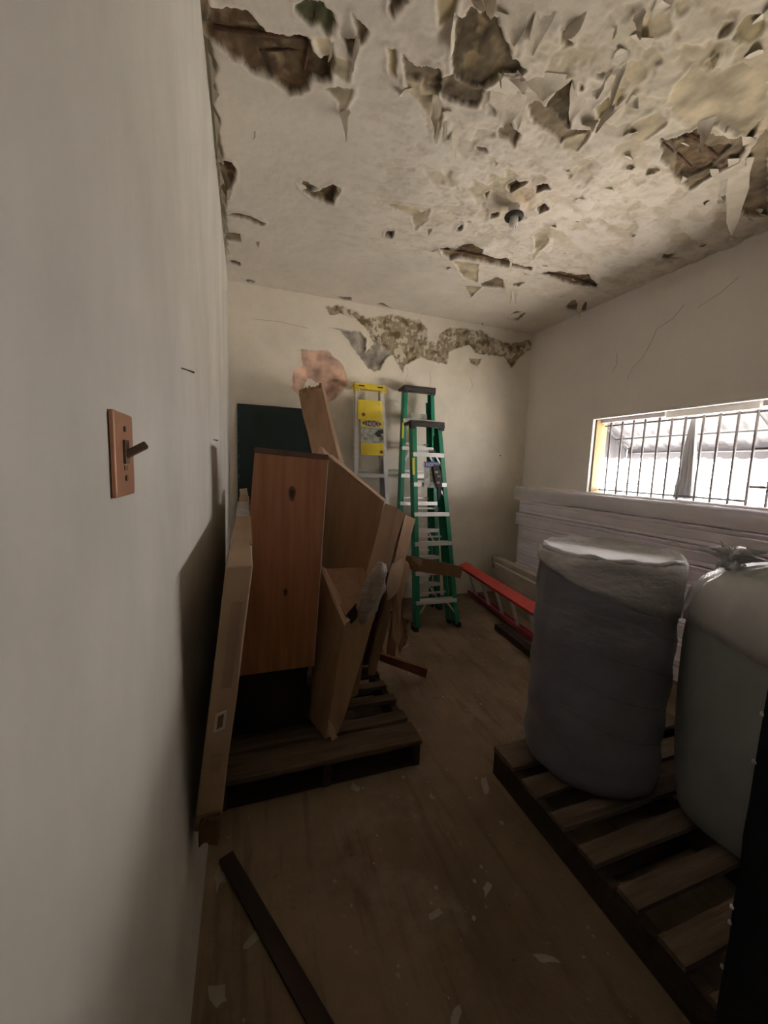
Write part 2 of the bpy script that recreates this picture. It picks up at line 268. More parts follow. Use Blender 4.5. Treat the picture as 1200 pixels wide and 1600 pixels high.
BACK = [["plaster",[[0.858,2.933],[0.974,2.961],[1.135,2.94],[1.259,2.884],[1.532,2.964],[1.687,2.948],[1.821,2.959],[1.917,2.883],[1.924,2.753],[2.041,2.758],[2.06,2.843],[2.174,2.93],[2.32,2.941],[2.57,2.956],[2.678,2.907],[2.893,2.871],[3.082,2.896],[3.204,2.946],[3.267,2.876],[3.096,2.743],[2.997,2.609],[2.892,2.718],[2.692,2.716],[2.511,2.715],[2.43,2.789],[2.332,2.755],[2.189,2.695],[2.173,2.558],[2.004,2.569],[1.863,2.593],[1.685,2.491],[1.666,2.409],[1.618,2.484],[1.548,2.575],[1.473,2.536],[1.423,2.422],[1.36,2.395],[1.273,2.444],[1.187,2.53],[1.081,2.65],[0.999,2.733],[0.91,2.748],[1.14,2.743],[1.265,2.694],[1.259,2.559],[1.35,2.667],[1.262,2.789],[1.157,2.868],[0.996,2.89],[0.898,2.857]]],["plaster",[[2.439,2.653],[2.592,2.66],[2.547,2.58],[2.456,2.601]]],["grey",[[1.009,2.744],[1.089,2.736],[1.191,2.751],[1.261,2.694],[1.253,2.558],[1.291,2.559],[1.393,2.673],[1.502,2.628],[1.515,2.571],[1.473,2.526],[1.423,2.418],[1.36,2.391],[1.273,2.434],[1.198,2.522],[1.112,2.635]]],["pink",[[0.632,2.506],[0.874,2.53],[1.034,2.418],[1.103,2.243],[1.008,2.173],[0.959,2.077],[0.852,2.025],[0.818,2.215],[0.695,2.262],[0.637,2.078],[0.547,2.141],[0.563,2.306],[0.646,2.362]]]]
FLAKES = [[[0.546,1.924],[0.576,1.886],[0.581,1.945,2.922]],[[0.53,1.595],[0.546,1.767],[0.544,1.587,2.962]],[[0.446,1.628],[0.47,1.609],[0.451,1.695,2.982]],[[0.947,1.31],[1.058,1.267],[1.064,1.387,2.962]],[[1.058,1.267],[1.146,1.233],[1.15,1.379,2.952]],[[0.86,1.344],[0.89,1.332],[0.893,1.323,2.962]],[[0.9,1.329],[0.939,1.313],[0.933,1.33,2.962]],[[0.829,1.386],[0.885,1.497],[0.867,1.495,2.962]],[[1.182,1.47],[1.37,1.416],[1.311,1.503,2.952]],[[1.377,1.42],[1.499,1.429],[1.48,1.537,2.942]],[[1.563,1.565],[1.622,1.524],[1.595,1.523,2.952]],[[1.092,1.519],[1.111,1.515],[1.102,1.513,2.962]],[[1.087,1.578],[1.225,1.523],[1.236,1.681,2.962]],[[1.174,1.558],[1.265,1.552],[1.305,1.658,2.952]],[[0.889,1.694],[0.942,1.68],[0.946,1.782,2.912]],[[0.986,1.778],[1.0,1.773],[1.017,1.821,2.952]],[[1.211,1.3],[1.244,1.195],[1.241,1.289,2.962]],[[1.487,1.434],[1.498,1.339],[1.522,1.429,2.972]],[[2.036,1.381],[2.084,1.323],[2.114,1.4,2.932]],[[2.378,1.539],[2.422,1.52],[2.571,1.59,2.962]],[[2.385,1.466],[2.496,1.405],[2.942,1.746,2.852]],[[1.801,1.189],[1.804,1.15],[1.794,1.171,2.962]],[[1.398,1.181],[1.416,1.151],[1.452,1.199,2.962]],[[1.619,1.458],[1.665,1.404],[1.624,1.532,2.962]],[[1.487,1.312],[1.499,1.261],[1.567,1.413,2.962]],[[1.361,1.236],[1.378,1.221],[1.382,1.245,2.982]],[[1.111,1.511],[1.21,1.473],[1.206,1.522,2.962]],[[2.152,2.924],[2.206,2.885],[2.364,3.117,2.922]],[[2.278,3.002],[2.33,2.979],[2.412,3.111,2.942]],[[2.972,2.99],[3.04,2.959],[3.144,3.114,2.932]],[[1.98,2.638],[2.016,2.636],[2.046,2.7,2.962]],[[2.408,2.945],[2.667,2.972],[2.611,3.032,2.982]],[[2.654,2.978],[2.816,2.798],[2.785,2.953,2.982]],[[2.644,3.54],[2.739,3.399],[2.749,3.593,2.982]],[[2.881,2.684],[2.905,2.657],[2.847,2.538,2.992]],[[1.273,2.54],[1.314,2.523],[1.294,2.555,2.982]],[[0.114,3.094],[0.138,3.083],[0.126,3.183,2.962]],[[0.22,3.161],[0.245,3.151],[0.232,3.162,2.982]],[[0.038,2.678],[0.069,2.644],[0.051,2.684,2.972]],[[0.635,2.41],[0.655,2.37],[0.658,2.411,2.992]],[[0.18,2.168],[0.189,2.157],[0.183,2.188,2.982]],[[0.418,2.436],[0.475,2.455],[0.449,2.464,2.992]],[[0.99,1.787],[1.0,1.783],[1.026,1.839,2.962]],[[1.057,1.83],[1.103,1.842],[1.106,1.893,2.962]],[[1.101,2.377],[1.201,2.348],[1.165,2.389,2.992]]]
KIND = {'layer': (.004, .008, (.475,.405,.285)), 'olive': (.008, .012, (.36,.30,.18)), 'bare': (.014, .010, (.235,.185,.125)),
        'green': (.014, .010, (.115,.115,.060)), 'dark': (.016, .010, (.125,.098,.060)), 'deep': (.022, .010, (.125,.083,.048)),
        'plaster': (.012, .012, (.34,.285,.20)), 'grey': (.018, .010, (.34,.31,.265)), 'pink': (.004, .008, (.62,.41,.32))}
def fbm(X, Y, s, seed, octv=4):
    out = np.empty(X.shape); fx = X.ravel(); fy = Y.ravel(); o = out.ravel()
    for i in range(len(fx)): o[i] = noise.fractal(Vector((fx[i]*s, fy[i]*s, seed)), 1.0, 2.0, octv)
    return o.reshape(X.shape)
def sdist(X, Y, poly):
    P = np.array(poly); n = len(P); d = np.full(X.shape, 1e9); ins = np.zeros(X.shape, bool)
    for i in range(n):
        a = P[i]; b = P[(i+1) % n]; e = b-a; L = max(e@e, 1e-12)
        t = np.clip(((X-a[0])*e[0]+(Y-a[1])*e[1])/L, 0, 1)
        d = np.minimum(d, np.hypot(X-a[0]-t*e[0], Y-a[1]-t*e[1]))
        c = ((a[1] > Y) != (b[1] > Y)) & (X < (b[0]-a[0])*(Y-a[1])/(b[1]-a[1]+1e-12)+a[0]); ins ^= c
    return np.where(ins, d, -d)
def damaged(name, us, vs, patches, base, extra, place, mt):
    U, V = np.meshgrid(us, vs)
    w1 = fbm(U, V, 28, 3.1, 3); w2 = fbm(U, V, 28, 9.7, 3)
    UU = U+w1*.010; VV = V+w2*.010
    rough_n = fbm(U, V, 16, 21., 5); mott = fbm(U, V, 7, 33., 5)
    h, col = extra(U, V, rough_n, mott)
    for k, poly in patches:
        dep, ew, c = KIND[k]; P = np.array(poly); lo = P.min(0)-.05; hi = P.max(0)+.05
        m = (U > lo[0]) & (U < hi[0]) & (V > lo[1]) & (V < hi[1])
        if not m.any(): continue
        s = sdist(UU[m], VV[m], poly); t = np.clip(s/ew+.3, 0, 1); t = t*t*(3-2*t)
        hh = dep*t*(1+.5*rough_n[m]*(dep > .01)); rim = np.exp(-((s+.008)/.010)**2)*(.004 if dep < .02 else .006)
        h[m] = np.where(t > 0, np.maximum(h[m]*(1-t)+hh, 0), h[m])-rim*(s < 0)
        a = np.clip(s/.006+.5, 0, 1)[:, None]
        cc = np.array(c)[None, :]*(1+.45*np.clip(mott[m]*1.6, -1, 1))[:, None]
        if k == 'plaster':
            dk = np.clip(rough_n[m]*2.2+mott[m]*1.5-.15, 0, 1)[:, None]; cc = cc*(1-dk)+np.array((.17,.125,.07))*dk
            lt = np.clip((w1[m]*1.2-mott[m]*1.6-.32)*7, 0, 1)[:, None]; cc = cc*(1-lt)+np.array((.62,.56,.44))*lt
        if k in ('deep', 'dark'):
            dk = np.clip(rough_n[m]*2.0-.1, 0, 1)[:, None]; cc = cc*(1-dk)+np.array((.27,.20,.12))*dk
        col[m] = col[m]*(1-a)+cc*a
    pts = place(U.ravel(), V.ravel(), h.ravel()); ny, nx = U.shape
    I = np.arange(nx*ny).reshape(ny, nx)
    F = np.stack([I[:-1, :-1], I[1:, :-1], I[1:, 1:], I[:-1, 1:]], -1).reshape(-1, 4)
    me = bpy.data.meshes.new(name); me.vertices.add(len(pts)); me.vertices.foreach_set('co', pts.ravel())
    me.loops.add(F.size); me.loops.foreach_set('vertex_index', F.ravel()); me.polygons.add(len(F))
    me.polygons.foreach_set('loop_start', np.arange(0, F.size, 4)); me.polygons.foreach_set('loop_total', np.full(len(F), 4))
    me.update(calc_edges=True); me.validate()
    ca = me.color_attributes.new('tint', 'FLOAT_COLOR', 'POINT')
    ca.data.foreach_set('color', np.concatenate([np.clip(col.reshape(-1, 3), .01, .9), np.ones((len(pts), 1))], 1).ravel().astype(np.float32))
    me.materials.append(mt); me.polygons.foreach_set('use_smooth', [True]*len(F))
    o = bpy.data.objects.new(name, me); SC.collection.objects.link(o); return struct(o)

def ceil_extra(U, V, rn, mo):
    # zone of many lifted paint coats, strongest over the near right part of the room
    z = np.clip((U-.55)/.8, 0, 1)*np.clip((3.1-V)/.9, 0, 1)
    z = np.clip(z*1.2, 0, 1)
    big = fbm(U, V, 3.2, 51., 4); med = fbm(U*.7+V*.35, V*1.5-U*.5, 6.0, 71., 4); fine = fbm(U, V, 19, 80., 3)
    step1 = 1/(1+np.exp(-(med+.18*fine-.16)*26)); step2 = 1/(1+np.exp(-(med*.5+big*.7-.26)*26))
    sc = fbm(U*.8+V*.3, V*1.4, 15, 61., 4); st3 = 1/(1+np.exp(-(sc-.22)*60)); z3 = np.clip((U-.35)/.5, 0, 1)*np.clip((3.3-V)/.5, 0, 1)
    h = .0015*st3*z3-.004*big-.0012*rn + z*(.007*step1+.007*step2-.006*np.abs(med)-.010*np.clip(big, 0, 1))
    zz = np.clip((U-.6)/1.1, 0, 1)*np.clip((1.95-V)/.7, 0, 1)       # damp olive staining
    base = np.array((.70,.64,.57))[None, None, :]*np.ones(U.shape+(3,))
    ol = (np.clip(zz*.9+mo*.5*zz, 0, 1)*.55)[..., None]
    base = base*(1-ol)+np.array((.52,.455,.30))*ol
    s = (st3*z3)[..., None]*.30
    base = base*(1-s)+np.array((.50,.43,.32))*s
    s = (z*(.42*step1+.45*step2))[..., None]*.75
    base = base*(1-s)+np.array((.44,.375,.25))*s
    st = np.clip(1-np.hypot(U-1.66, V-2.10)/.32, 0, 1)[..., None]*np.clip(.5+mo*1.5, 0, 1)[..., None]*.55   # rust ring round the lamp holder
    base = base*(1-st)+np.array((.60,.43,.24))*st
    # broken edge where the ceiling meets the left wall
    e = np.clip((.028+.03*fbm(U*.3, V, 7, 90., 3)-U)/.006+.5, 0, 1)*np.clip((3.2-V)/.3, 0, 1); h = h+e*.012; e = e[..., None]
    base = base*(1-e)+np.array((.30,.27,.19))*e
    return h, base
xs = np.linspace(0, W, 480); ys = np.concatenate([np.linspace(-1.3, .78, 14), np.linspace(.8, D, 460)])
ceiling = damaged('ceiling', xs, ys, CEIL, None, ceil_extra, lambda u, v, h: np.stack([u, v, H+h], -1), m_ceil)
G().box((-.2, -1.5, H+.10), (W+.2, D+.2, H+.25)).obj('roof_slab', m_paint, ceiling)

def back_extra(U, V, rn, mo):
    h = -.0015*mo
    base = np.array((.75,.69,.595))[None, None, :]*np.ones(U.shape+(3,))
    st = np.clip(1-np.abs(U-2.35)/.55, 0, 1)*np.clip(1-np.abs(V-2.58)/.30, 0, 1)*np.clip(.6+mo*1.2, 0, 1)
    base = base*(1-.35*st[..., None])+np.array((.62,.57,.36))*.35*st[..., None]
    return h, base
zs = np.concatenate([np.linspace(-.02, 1.95, 12), np.linspace(1.97, H+.11, 120)])
xb = np.linspace(-.02, W+.02, 340)
wall_back = damaged('wall_back', xb, zs, BACK, None, back_extra, lambda u, v, h: np.stack([u, D+h, v], -1), m_backw)
# the mesh's faces look into the room; a slab stands behind it
G().box((-.2, D+.09, -.1), (W+.2, D+.2, H+.2)).obj('wall_core', m_paint, wall_back)

def flake(A, B, T, curl=.35, n=5, nm='paint_flake', seed=0.):
    A = Vector((A[0], A[1], H+.001)); B = Vector((B[0], B[1], H+.001)); T = Vector(T); V = []; F = []
    wide = (B-A).length
    if wide > .09: T.z = H-(H-T.z)*.55
    mid = (A+B)/2
    for i in range(n+1):
        t = i/n; wd = max(.05, (1-t**1.7)**.75*(.92+.45*noise.noise(Vector((t*3.1, seed, 0)))))
        c = mid.lerp(T, t); c.z = H+.001+(T.z-H)*(t**1.8); c += (B-A).cross(Vector((0,0,1)))*0+(B-A)*(.22*noise.noise(Vector((t*2, seed+40, 0))))*t
        for j in (-1, -.33, .33, 1):
            q = c+(B-A)*.5*j*wd+Vector((0, 0, -abs(j)*curl*(B-A).length*.16*t))
            q += noise.noise_vector(q*25+Vector((seed, 0, 0)))*.012*(t > 0)
            q.z = min(q.z, H+.002); V.append(q)
    for i in range(n):
        for j in range(3): F.append((i*4+j, i*4+j+1, i*4+j+5, i*4+j+4))
    return obj(nm, V, F, m_flake, ceiling, smooth=True)
for i, (A, B, T) in enumerate(FLAKES): flake(A, B, T, seed=i*1.7)
rnd = random.Random(5)
for i in range(75):                                # many small curls over the flaked zone
    while True:
        x = rnd.uniform(.5, 3.2); y = rnd.uniform(.95, 3.0)
        if rnd.random() < min(1, max(0, (x-.5)/1.4))*min(1, max(0, (3.05-y)/1.2)): break
    a = rnd.uniform(-1.2, 1.2)-PI/2; w = rnd.uniform(.015, .05); L = rnd.uniform(.02, .05)
    dx, dy = math.cos(a), math.sin(a)
    flake((x-dy*w, y+dx*w), (x+dy*w, y-dx*w), (x+dx*L, y+dy*L, H-rnd.uniform(.008, .025)), seed=i*3.1, n=3)
for i in range(26):                                 # torn coats along the left wall's top edge
    y = rnd.uniform(.95, 3.5); w = rnd.uniform(.02, .07)
    flake((.012, y-w), (.012, y+w), (.014+rnd.uniform(0, .03), y+rnd.uniform(-.03, .03), H-rnd.uniform(.02, .07)), seed=i*2.3, n=3)
def rebar(pts, r=.006):
    G().tube(pts, r, 8).obj('rebar', m_rust, ceiling, True)
rebar([(.04,1.77,H+.018),(.25,1.72,H+.020),(.42,1.66,H+.020),(.60,1.60,H+.018)], .008)
rebar([(.20,1.80,H+.024),(.34,1.74,H+.022),(.46,1.69,H+.022)], .006)
rebar([(.38,1.58,H+.016),(.37,1.80,H+.016)], .007)
for L in (CEIL[-2][1], CEIL[-1][1]):
    P = np.array(L); i0 = P[:, 0].argmin(); i1 = P[:, 0].argmax(); a, b = P[i0], P[i1]; m_ = P.mean(0)
    rebar([(a[0], a[1], H+.012), (m_[0], m_[1], H+.010), (b[0], b[1], H+.012)], .007)
rebar([(1.98,1.43,H+.014),(2.20,1.46,H+.012),(2.42,1.50,H+.018)], .008)
rebar([(2.02,1.52,H+.018),(2.30,1.58,H+.018)], .006)

# ------------------------------------------------------------------ walls, floor, window opening
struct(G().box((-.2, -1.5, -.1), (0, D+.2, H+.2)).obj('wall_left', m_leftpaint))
struct(G().box((-.2, -1.5, -.1), (W+.2, -1.3, H+.2)).obj('wall_front', m_paint))
struct(G().box((-.2, -1.5, -.12), (W+.2, D+.2, 0)).obj('floor', m_floor))
WY0, WY1, WZ0, WZ1 = .62, 2.93, 1.27, 1.963
T_ = .17
g = G()
g.box((W, -1.5, -.1), (W+T_, D+.2, WZ0)); g.box((W, -1.5, WZ1), (W+T_, D+.2, H+.2))
g.box((W, -1.5, WZ0), (W+T_, WY0, WZ1)); g.box((W, WY1, WZ0), (W+T_, D+.2, WZ1))
wall_right = struct(g.obj('wall_right', m_rightpaint))
def crackline(pts, r, par):
    G().tube(pts, r, 5).obj('crack', m_crack, par)
crackline([(W-.0005,2.62,2.27),(W-.0005,2.58,2.36),(W-.0005,2.50,2.42),(W-.0005,2.44,2.52),(W-.0005,2.40,2.62),(W-.0005,2.28,2.66),(W-.0005,2.20,2.74)], .0018, wall_right)
crackline([(W-.0005,2.78,2.36),(W-.0005,2.74,2.42),(W-.0005,2.75,2.52)], .002, wall_right)
crackline([(W-.0005,2.10,2.68),(W-.0005,1.96,2.73),(W-.0005,1.86,2.79)], .0015, wall_right)
for a in ([(1.98,2.30),(1.99,2.38),(1.97,2.46)],[(1.72,2.26),(1.70,2.34),(1.73,2.42),(1.70,2.48)],[(2.45,2.28),(2.50,2.36),(2.47,2.44)],[(.20,2.72),(.45,2.73),(.70,2.71)]):
    crackline([(x, D-.001, z) for x, z in a], .0016, wall_back)
# window frame
win = struct(bpy.data.objects.new('window_1', None)); SC.collection.objects.link(win); win.location = (W, 1.78, WZ0)
bevel(G().box((W-.012, WY1-.005, WZ0), (W+.02, WY1+.028, WZ1+.02)).obj('window_jamb', m_white, win))
G().box((W+.021, WY1-.022, WZ0), (W+.15, WY1-.001, WZ1)).obj('window_jamb', m_creamjamb, win)
bevel(G().box((W-.012, WY0-.03, WZ1-.004), (W+.02, WY1+.028, WZ1+.02)).obj('window_head', m_white, win))
for y0, y1 in ((2.30,2.90),(1.25,1.66)): G().box((W+.06, y0, WZ1-.035), (W+.11, y1, WZ1-.001)).obj('head_strip', m_paneledge, win)
for y0, y1 in ((1.67,2.28),): G().box((W+.05, y0, WZ1-.05), (W+.11, y1, WZ1-.001)).obj('head_strip', m_white, win)
bevel(G().box((W-.03, WY0-.03, WZ0-.025), (W+T_+.02, WY1+.03, WZ0+.002)).obj('window_sill', m_white, win))
# security grille
gr = thing('window_grille', 'white steel security grille of upright bars filling the bright window', 'window grille', (W+.11, 1.78, WZ0))
BY = [2.822,2.703,2.593,2.488,2.366,2.263,2.158,2.03,1.922,1.808,1.70,1.59,1.48,1.37,1.26,1.15,1.04,.93,.82,.71]
for i, y in enumerate(BY):
    G().tube([(W+.10, y, WZ0+.002), (W+.10, y, WZ1-.03 if i not in (6, 8) else WZ1-.004)], .0088, 8).obj('upright_bar', m_grille, gr, True)
for z, a, b in ((1.90, WY0, 2.90), (1.30, 1.70, 2.90), (1.655, WY0, 1.70), (1.40, WY0, 1.70)):
    G().bar((W+.112, a, z), (W+.112, b, z), .006, .015, (1,0,0)).obj('cross_bar', m_grille, gr)
# hanging cloth in the opening
V = []; F = []; nu, nv = 22, 14
for j in range(nv+1):
    t = j/nv; hw = .012+.062*t**.8; z = WZ1-.03-t*.655
    for i in range(nu+1):
        s = i/nu*2-1
        V.append((W+.135+.014*math.sin(s*11+t)*(.3+t)+.02*t*0, 2.12+s*hw+.012*t, z))
for j in range(nv):
    for i in range(nu): F.append((j*(nu+1)+i, j*(nu+1)+i+1, (j+1)*(nu+1)+i+1, (j+1)*(nu+1)+i))
cl = tag(obj('hanging_cloth', V, F, m_cloth, None, True), 'grey gathered cloth hanging as a narrow cone in the window', 'cloth')
sm = cl.modifiers.new('thick', 'SOLIDIFY'); sm.thickness = .003

# ------------------------------------------------------------------ outside
struct(G().box((W+T_, -14, -.35), (26, 20, -.2)).obj('yard_ground', m_ground))
aw = thing('window_awning', 'pale corrugated metal awning with scalloped edge seen outside the window', 'awning', (3.9, 1.5, 1.62))
X0, X1, Z0, Z1, YA, YB = 3.43, 4.32, 2.28, 1.76, -.6, 3.42
V = []; F = []; n = 200
for i in range(n+1):
    y = YA+(YB-YA)*i/n; r = .010*(1 if math.sin(y*2*PI/.16) > 0 else -1)
    V += [(X0, y, Z0+r), (X1, y, Z1+r)]
for i in range(n): F.append((2*i, 2*i+1, 2*i+3, 2*i+2))
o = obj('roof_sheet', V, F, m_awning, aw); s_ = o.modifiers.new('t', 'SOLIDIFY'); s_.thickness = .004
V = []; F = []
for i in range(n*2+1):
    y = YA+(YB-YA)*i/n/2; V += [(X1+.005, y, Z1+.01), (X1+.005, y, 1.645-.022*abs(math.sin(y*PI/.13)))]
for i in range(n*2): F.append((2*i, 2*i+1, 2*i+3, 2*i+2))
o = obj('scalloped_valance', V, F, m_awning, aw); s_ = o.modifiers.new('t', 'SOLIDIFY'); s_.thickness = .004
V = []; F = []
for i in range(61):
    t = i/60; x = X0+(X1-X0)*t; r = .008*(1 if math.sin(x*2*PI/.12) > 0 else -1)
    V += [(x, YB+r, Z0+(Z1-Z0)*t), (x, YB+r, 1.645-.02*abs(math.sin(x*PI/.13)))]
for i in range(60): F.append((2*i, 2*i+1, 2*i+3, 2*i+2))
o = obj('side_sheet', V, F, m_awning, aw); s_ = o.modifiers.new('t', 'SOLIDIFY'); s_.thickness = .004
for x, z in ((X1-.02, 1.70), (X1-.22, 1.845), (3.75, 2.05)):
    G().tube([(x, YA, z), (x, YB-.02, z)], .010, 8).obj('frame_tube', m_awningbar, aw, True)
for y in (3.38, 2.0, .6):
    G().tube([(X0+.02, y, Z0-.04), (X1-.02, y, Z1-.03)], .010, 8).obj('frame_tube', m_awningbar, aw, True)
def trunk(x, y, r, h, lab):
    g = G().tube([(x, y, -.2), (x+.05, y+.05, h*.35), (x-.03, y+.1, h*.7), (x+.05, y+.2, h)], [r*1.2, r, r*.85, r*.6], 12)
    t = thing('tree', lab, 'tree', (x, y, -.2)); g.obj('trunk', m_bark, t, True)
    for k, (a, b) in enumerate(((.6,.5),(-.5,.7),(.2,-.6))):
        G().tube([(x, y+.08, h*.75), (x+a*.5, y+b*.5, h*1.0), (x+a, y+b, h*1.25)], [r*.5, r*.35, r*.15], 8).obj('branch', m_bark, t, True)
trunk(8.6, 4.45, .16, 3.4, 'thicker pale tree trunk outside, beyond the awning')
trunk(9.6, 4.35, .11, 3.4, 'thin tree trunk outside, right of the thicker trunk')
g = G(); rnd = random.Random(3)
for i in range(220):
    a = rnd.uniform(0, 2*PI); q = Vector((6.2+rnd.gauss(0, .22), 2.55+rnd.gauss(0, .22), max(-.1, rnd.gauss(.35, .28))))
    d = Vector((rnd.uniform(-1,1), rnd.uniform(-1,1), rnd.uniform(.1,1))).normalized()*.13; u = d.cross(Vector((0,0,1))).normalized()*.035
    g.add([q-u, q+u, q+u*.8+d, q-u*.8+d*.9], [(0,1,2,3)])
b = thing('bush', 'low leafy bush in the bright yard outside the window', 'bush', (6.2, 2.55, -.2))
stuff(g.obj('foliage', m_leaf, b)); G().tube([(6.2,2.55,-.2),(6.22,2.55,.4)], .03, 8).obj('stem', m_bark, b)
fe = thing('yard_fence', 'low pale rail fence across the bright yard outside', 'fence', (12, 5, -.2))
for z in (.55, 1.15): G().box((12, -4, z), (12.05, 14, z+.06)).obj('rail', m_awningbar, fe)
for k in range(10): G().box((12.05, -4+k*2, -.2), (12.12, -3.92+k*2, 1.3)).obj('post', m_awningbar, fe)

# ------------------------------------------------------------------ dark green door in the back wall
DX0, DX1, DZ = .068, .80, 1.968
door = struct(bpy.data.objects.new('door_1', None)); SC.collection.objects.link(door); door.location = (.43, D, 0)
bevel(G().box((DX0, D-.022, .003), (DX1, D-.001, DZ)).obj('door_leaf', m_door, door), .004)
g = G(); rnd = random.Random(8)
for k in range(14):
    z = rnd.uniform(1.25, 1.9); h_ = rnd.uniform(.008, .03); w = rnd.uniform(.002, .005); x = DX0+rnd.uniform(.004, .012)
    g.add([(x, D-.0225, z), (x+w, D-.0225, z+.003), (x+w*.6, D-.0225, z+h_), (x, D-.0225, z+h_*.8)], [(0,1,2,3)])
stuff(g.obj('paint_chipping', m_chip, door))

# ------------------------------------------------------------------ light switch, nails, lamp holder
sw = thing('light_switch', 'copper wall plate with brown toggle on the left wall', 'light switch', (0, .55, 1.40))
def rp(y0, y1, z0, z1, x0, x1, r=.004):
    return G().box((x0, y0, z0), (x1, y1, z1))
wp = bevel(rp(.512, .590, 1.403, 1.502, .0005, .006).obj('wall_plate', m_copper, sw), .003, 3)
G().box((.0055, .543, 1.442), (.0085, .560, 1.470)).obj('toggle_collar', m_toggle, wp)
bevel(G().bar((.006, .551, 1.452), (.027, .560, 1.466), .010, .009, (0,1,0)).obj('toggle', m_toggle, sw), .002)
for z in (1.483, 1.425):
    G().tube([(.0055, .551, z), (.0075, .551, z)], .0035, 10).obj('screw', m_steel, wp)
for z in (1.437,): G().box((.0055, .545, z-.003), (.0066, .558, z+.003)).obj('slot', m_toggle, wp)
tag(G().tube([(0, 1.06, 1.662), (.012, 1.065, 1.660), (.026, 1.072, 1.657)], [.0015,.0015,.0025], 6).obj('nail', m_steel), 'bent dark nail in the left wall above the switch plate', 'nail')
tag(G().tube([(0, 1.985, 1.543), (.02, 1.990, 1.541)], [.002,.003], 6).obj('nail', m_steel), 'small nail stub in the left wall beside the door', 'nail')
tag(G().tube([(2.92, D, 1.62), (2.92, D-.012, 1.62)], .006, 8).obj('wall_plug', m_steel), 'tiny dark plug in the cream back wall', 'wall plug')
lh = thing('lamp_holder', 'bare white lamp holder with black ring hanging from the ceiling', 'lamp holder', (1.645, 2.139, 2.87))
cx, cy = 1.648, 2.135
G().lathe((cx, cy, 0), [(.030, 3.02), (.034, 3.0), (.033, 2.955), (.030, 2.950)], 24).obj('holder_base', m_porc, lh, True)
V = []; F = []; a_, b_ = 28, 10
for i in range(a_):
    for j in range(b_):
        t, s = 2*PI*i/a_, 2*PI*j/b_; r = .043+.013*math.cos(s); V.append((cx+r*math.cos(t), cy+r*math.sin(t), 2.945+.013*math.sin(s)))
for i in range(a_):
    for j in range(b_): F.append((i*b_+j, ((i+1) % a_)*b_+j, ((i+1) % a_)*b_+(j+1) % b_, i*b_+(j+1) % b_))
obj('black_ring', V, F, m_rubber, lh, True)
G().lathe((cx, cy, 0), [(.026, 2.952), (.026, 2.905), (.023, 2.892), (.010, 2.890)], 20).obj('socket', m_porc, lh, True)
for dx in (-.009, .009): G().tube([(cx+dx, cy-.012, 2.892), (cx+dx, cy-.012, 2.872)], .004, 6).obj('contact_pin', m_alu, lh)
for k in range(3):
    a = .6+k*2.1; G().tube([(cx+.032*math.cos(a), cy+.032*math.sin(a), 2.985), (cx+.037*math.cos(a), cy+.037*math.sin(a), 2.985)], .003, 6).obj('screw', m_rust, lh)

# ------------------------------------------------------------------ pallets
def pallet(name, label, x0, x1, slats, zt, wood):
    yb = max(s[1] for s in slats); ya = min(s[0] for s in slats)
    t = thing(name, label, 'pallet', ((x0+x1)/2, (ya+yb)/2, 0)); rnd = random.Random(len(label))
    for (a, b) in slats:
        z = zt+rnd.uniform(-.003, .003); e0 = rnd.uniform(-.008, .008); e1 = rnd.uniform(-.008, .008)
        o = crumple('slat', [(x0+e0,a,z-.020),(x1+e1,a,z-.020),(x1+e1,b,z-.020),(x0+e0,b,z-.020),(x0+e0,a,z),(x1+e1,a,z),(x1+e1,b,z),(x0+e0,b,z)], wood, t, (10,2,1), .0035, 7, a*7)
    for x in (x0+.02, (x0+x1)/2, x1-.02):
        bevel(G().box((x-.019, ya+.003, .001), (x+.019, yb-.003, zt-.0235)).obj('stringer', m_palletd, t), .003)
    xm = (x0+x1)/2
    for a in (ya+.01, (ya+yb)/2-.05, yb-.11):
        for xa, xc in ((x0+.040, xm-.020), (xm+.020, x1-.040)):
            G().box((xa, a, .001), (xc, a+.1, .018)).obj('bottom_board', m_palletd, t)
    return t
pallet('pallet', 'weathered grey wooden pallet under the leaning boards and cartons', .02, .94, [(1.592,1.74),(1.765,1.84),(1.945,2.005),(2.09,2.15),(2.215,2.33)], .135, m_pallet)
pallet('pallet', 'dark slatted wooden pallet carrying the plastic-wrapped rolls', 1.255, 2.36, [(1.305,1.448),(1.150,1.245),(1.0,1.072),(.862,.935),(.715,.785),(.572,.650),(.43,.515)], .140, m_pallet2)

# ------------------------------------------------------------------ wrapped rolls
def wav(seed, amp, freq=3.0, zf=5.0):
    return lambda r, z, t: (r*(1+amp*noise.noise(Vector((math.cos(t)*freq, math.sin(t)*freq, z*zf+seed)))), z)
r1 = thing('foam_roll', 'blue-grey foam roll standing on the pallet, milky plastic round its top', 'roll', (1.64, 1.27, .142))
f1 = wav(1., .03)
prof = [(.02,.0),(.255,.0),(.272,.015)]+[(.275+.004*math.sin(i*1.3), .03+.90*i/24) for i in range(25)]+[(.262,.945),(.20,.950),(.03,.945)]
G().lathe((1.64, 1.27, .1505), prof, 64, f1).obj('foam_body', m_foam, r1, True)
for k in range(4):                                  # slanting stretch-film folds
    z0 = .34+k*.15; pts = []
    for i in range(40):
        t = -2.9+i/39*2.6; zz = .142+z0-.22*(i/39)**1.3+.006*math.sin(i*.35+k)
        rr_ = f1(.2800, zz-.1505, t)[0]; pts.append((1.64+rr_*math.cos(t), 1.27+rr_*math.sin(t), zz))
    V = []; F = []
    for i, q in enumerate(pts): V += [q, (q[0], q[1], q[2]+.0035+.002*math.sin(i*1.9))]
    for i in range(39): F.append((2*i, 2*i+2, 2*i+3, 2*i+1))
    obj('stretch_film_fold', V, F, m_fold, r1, True)
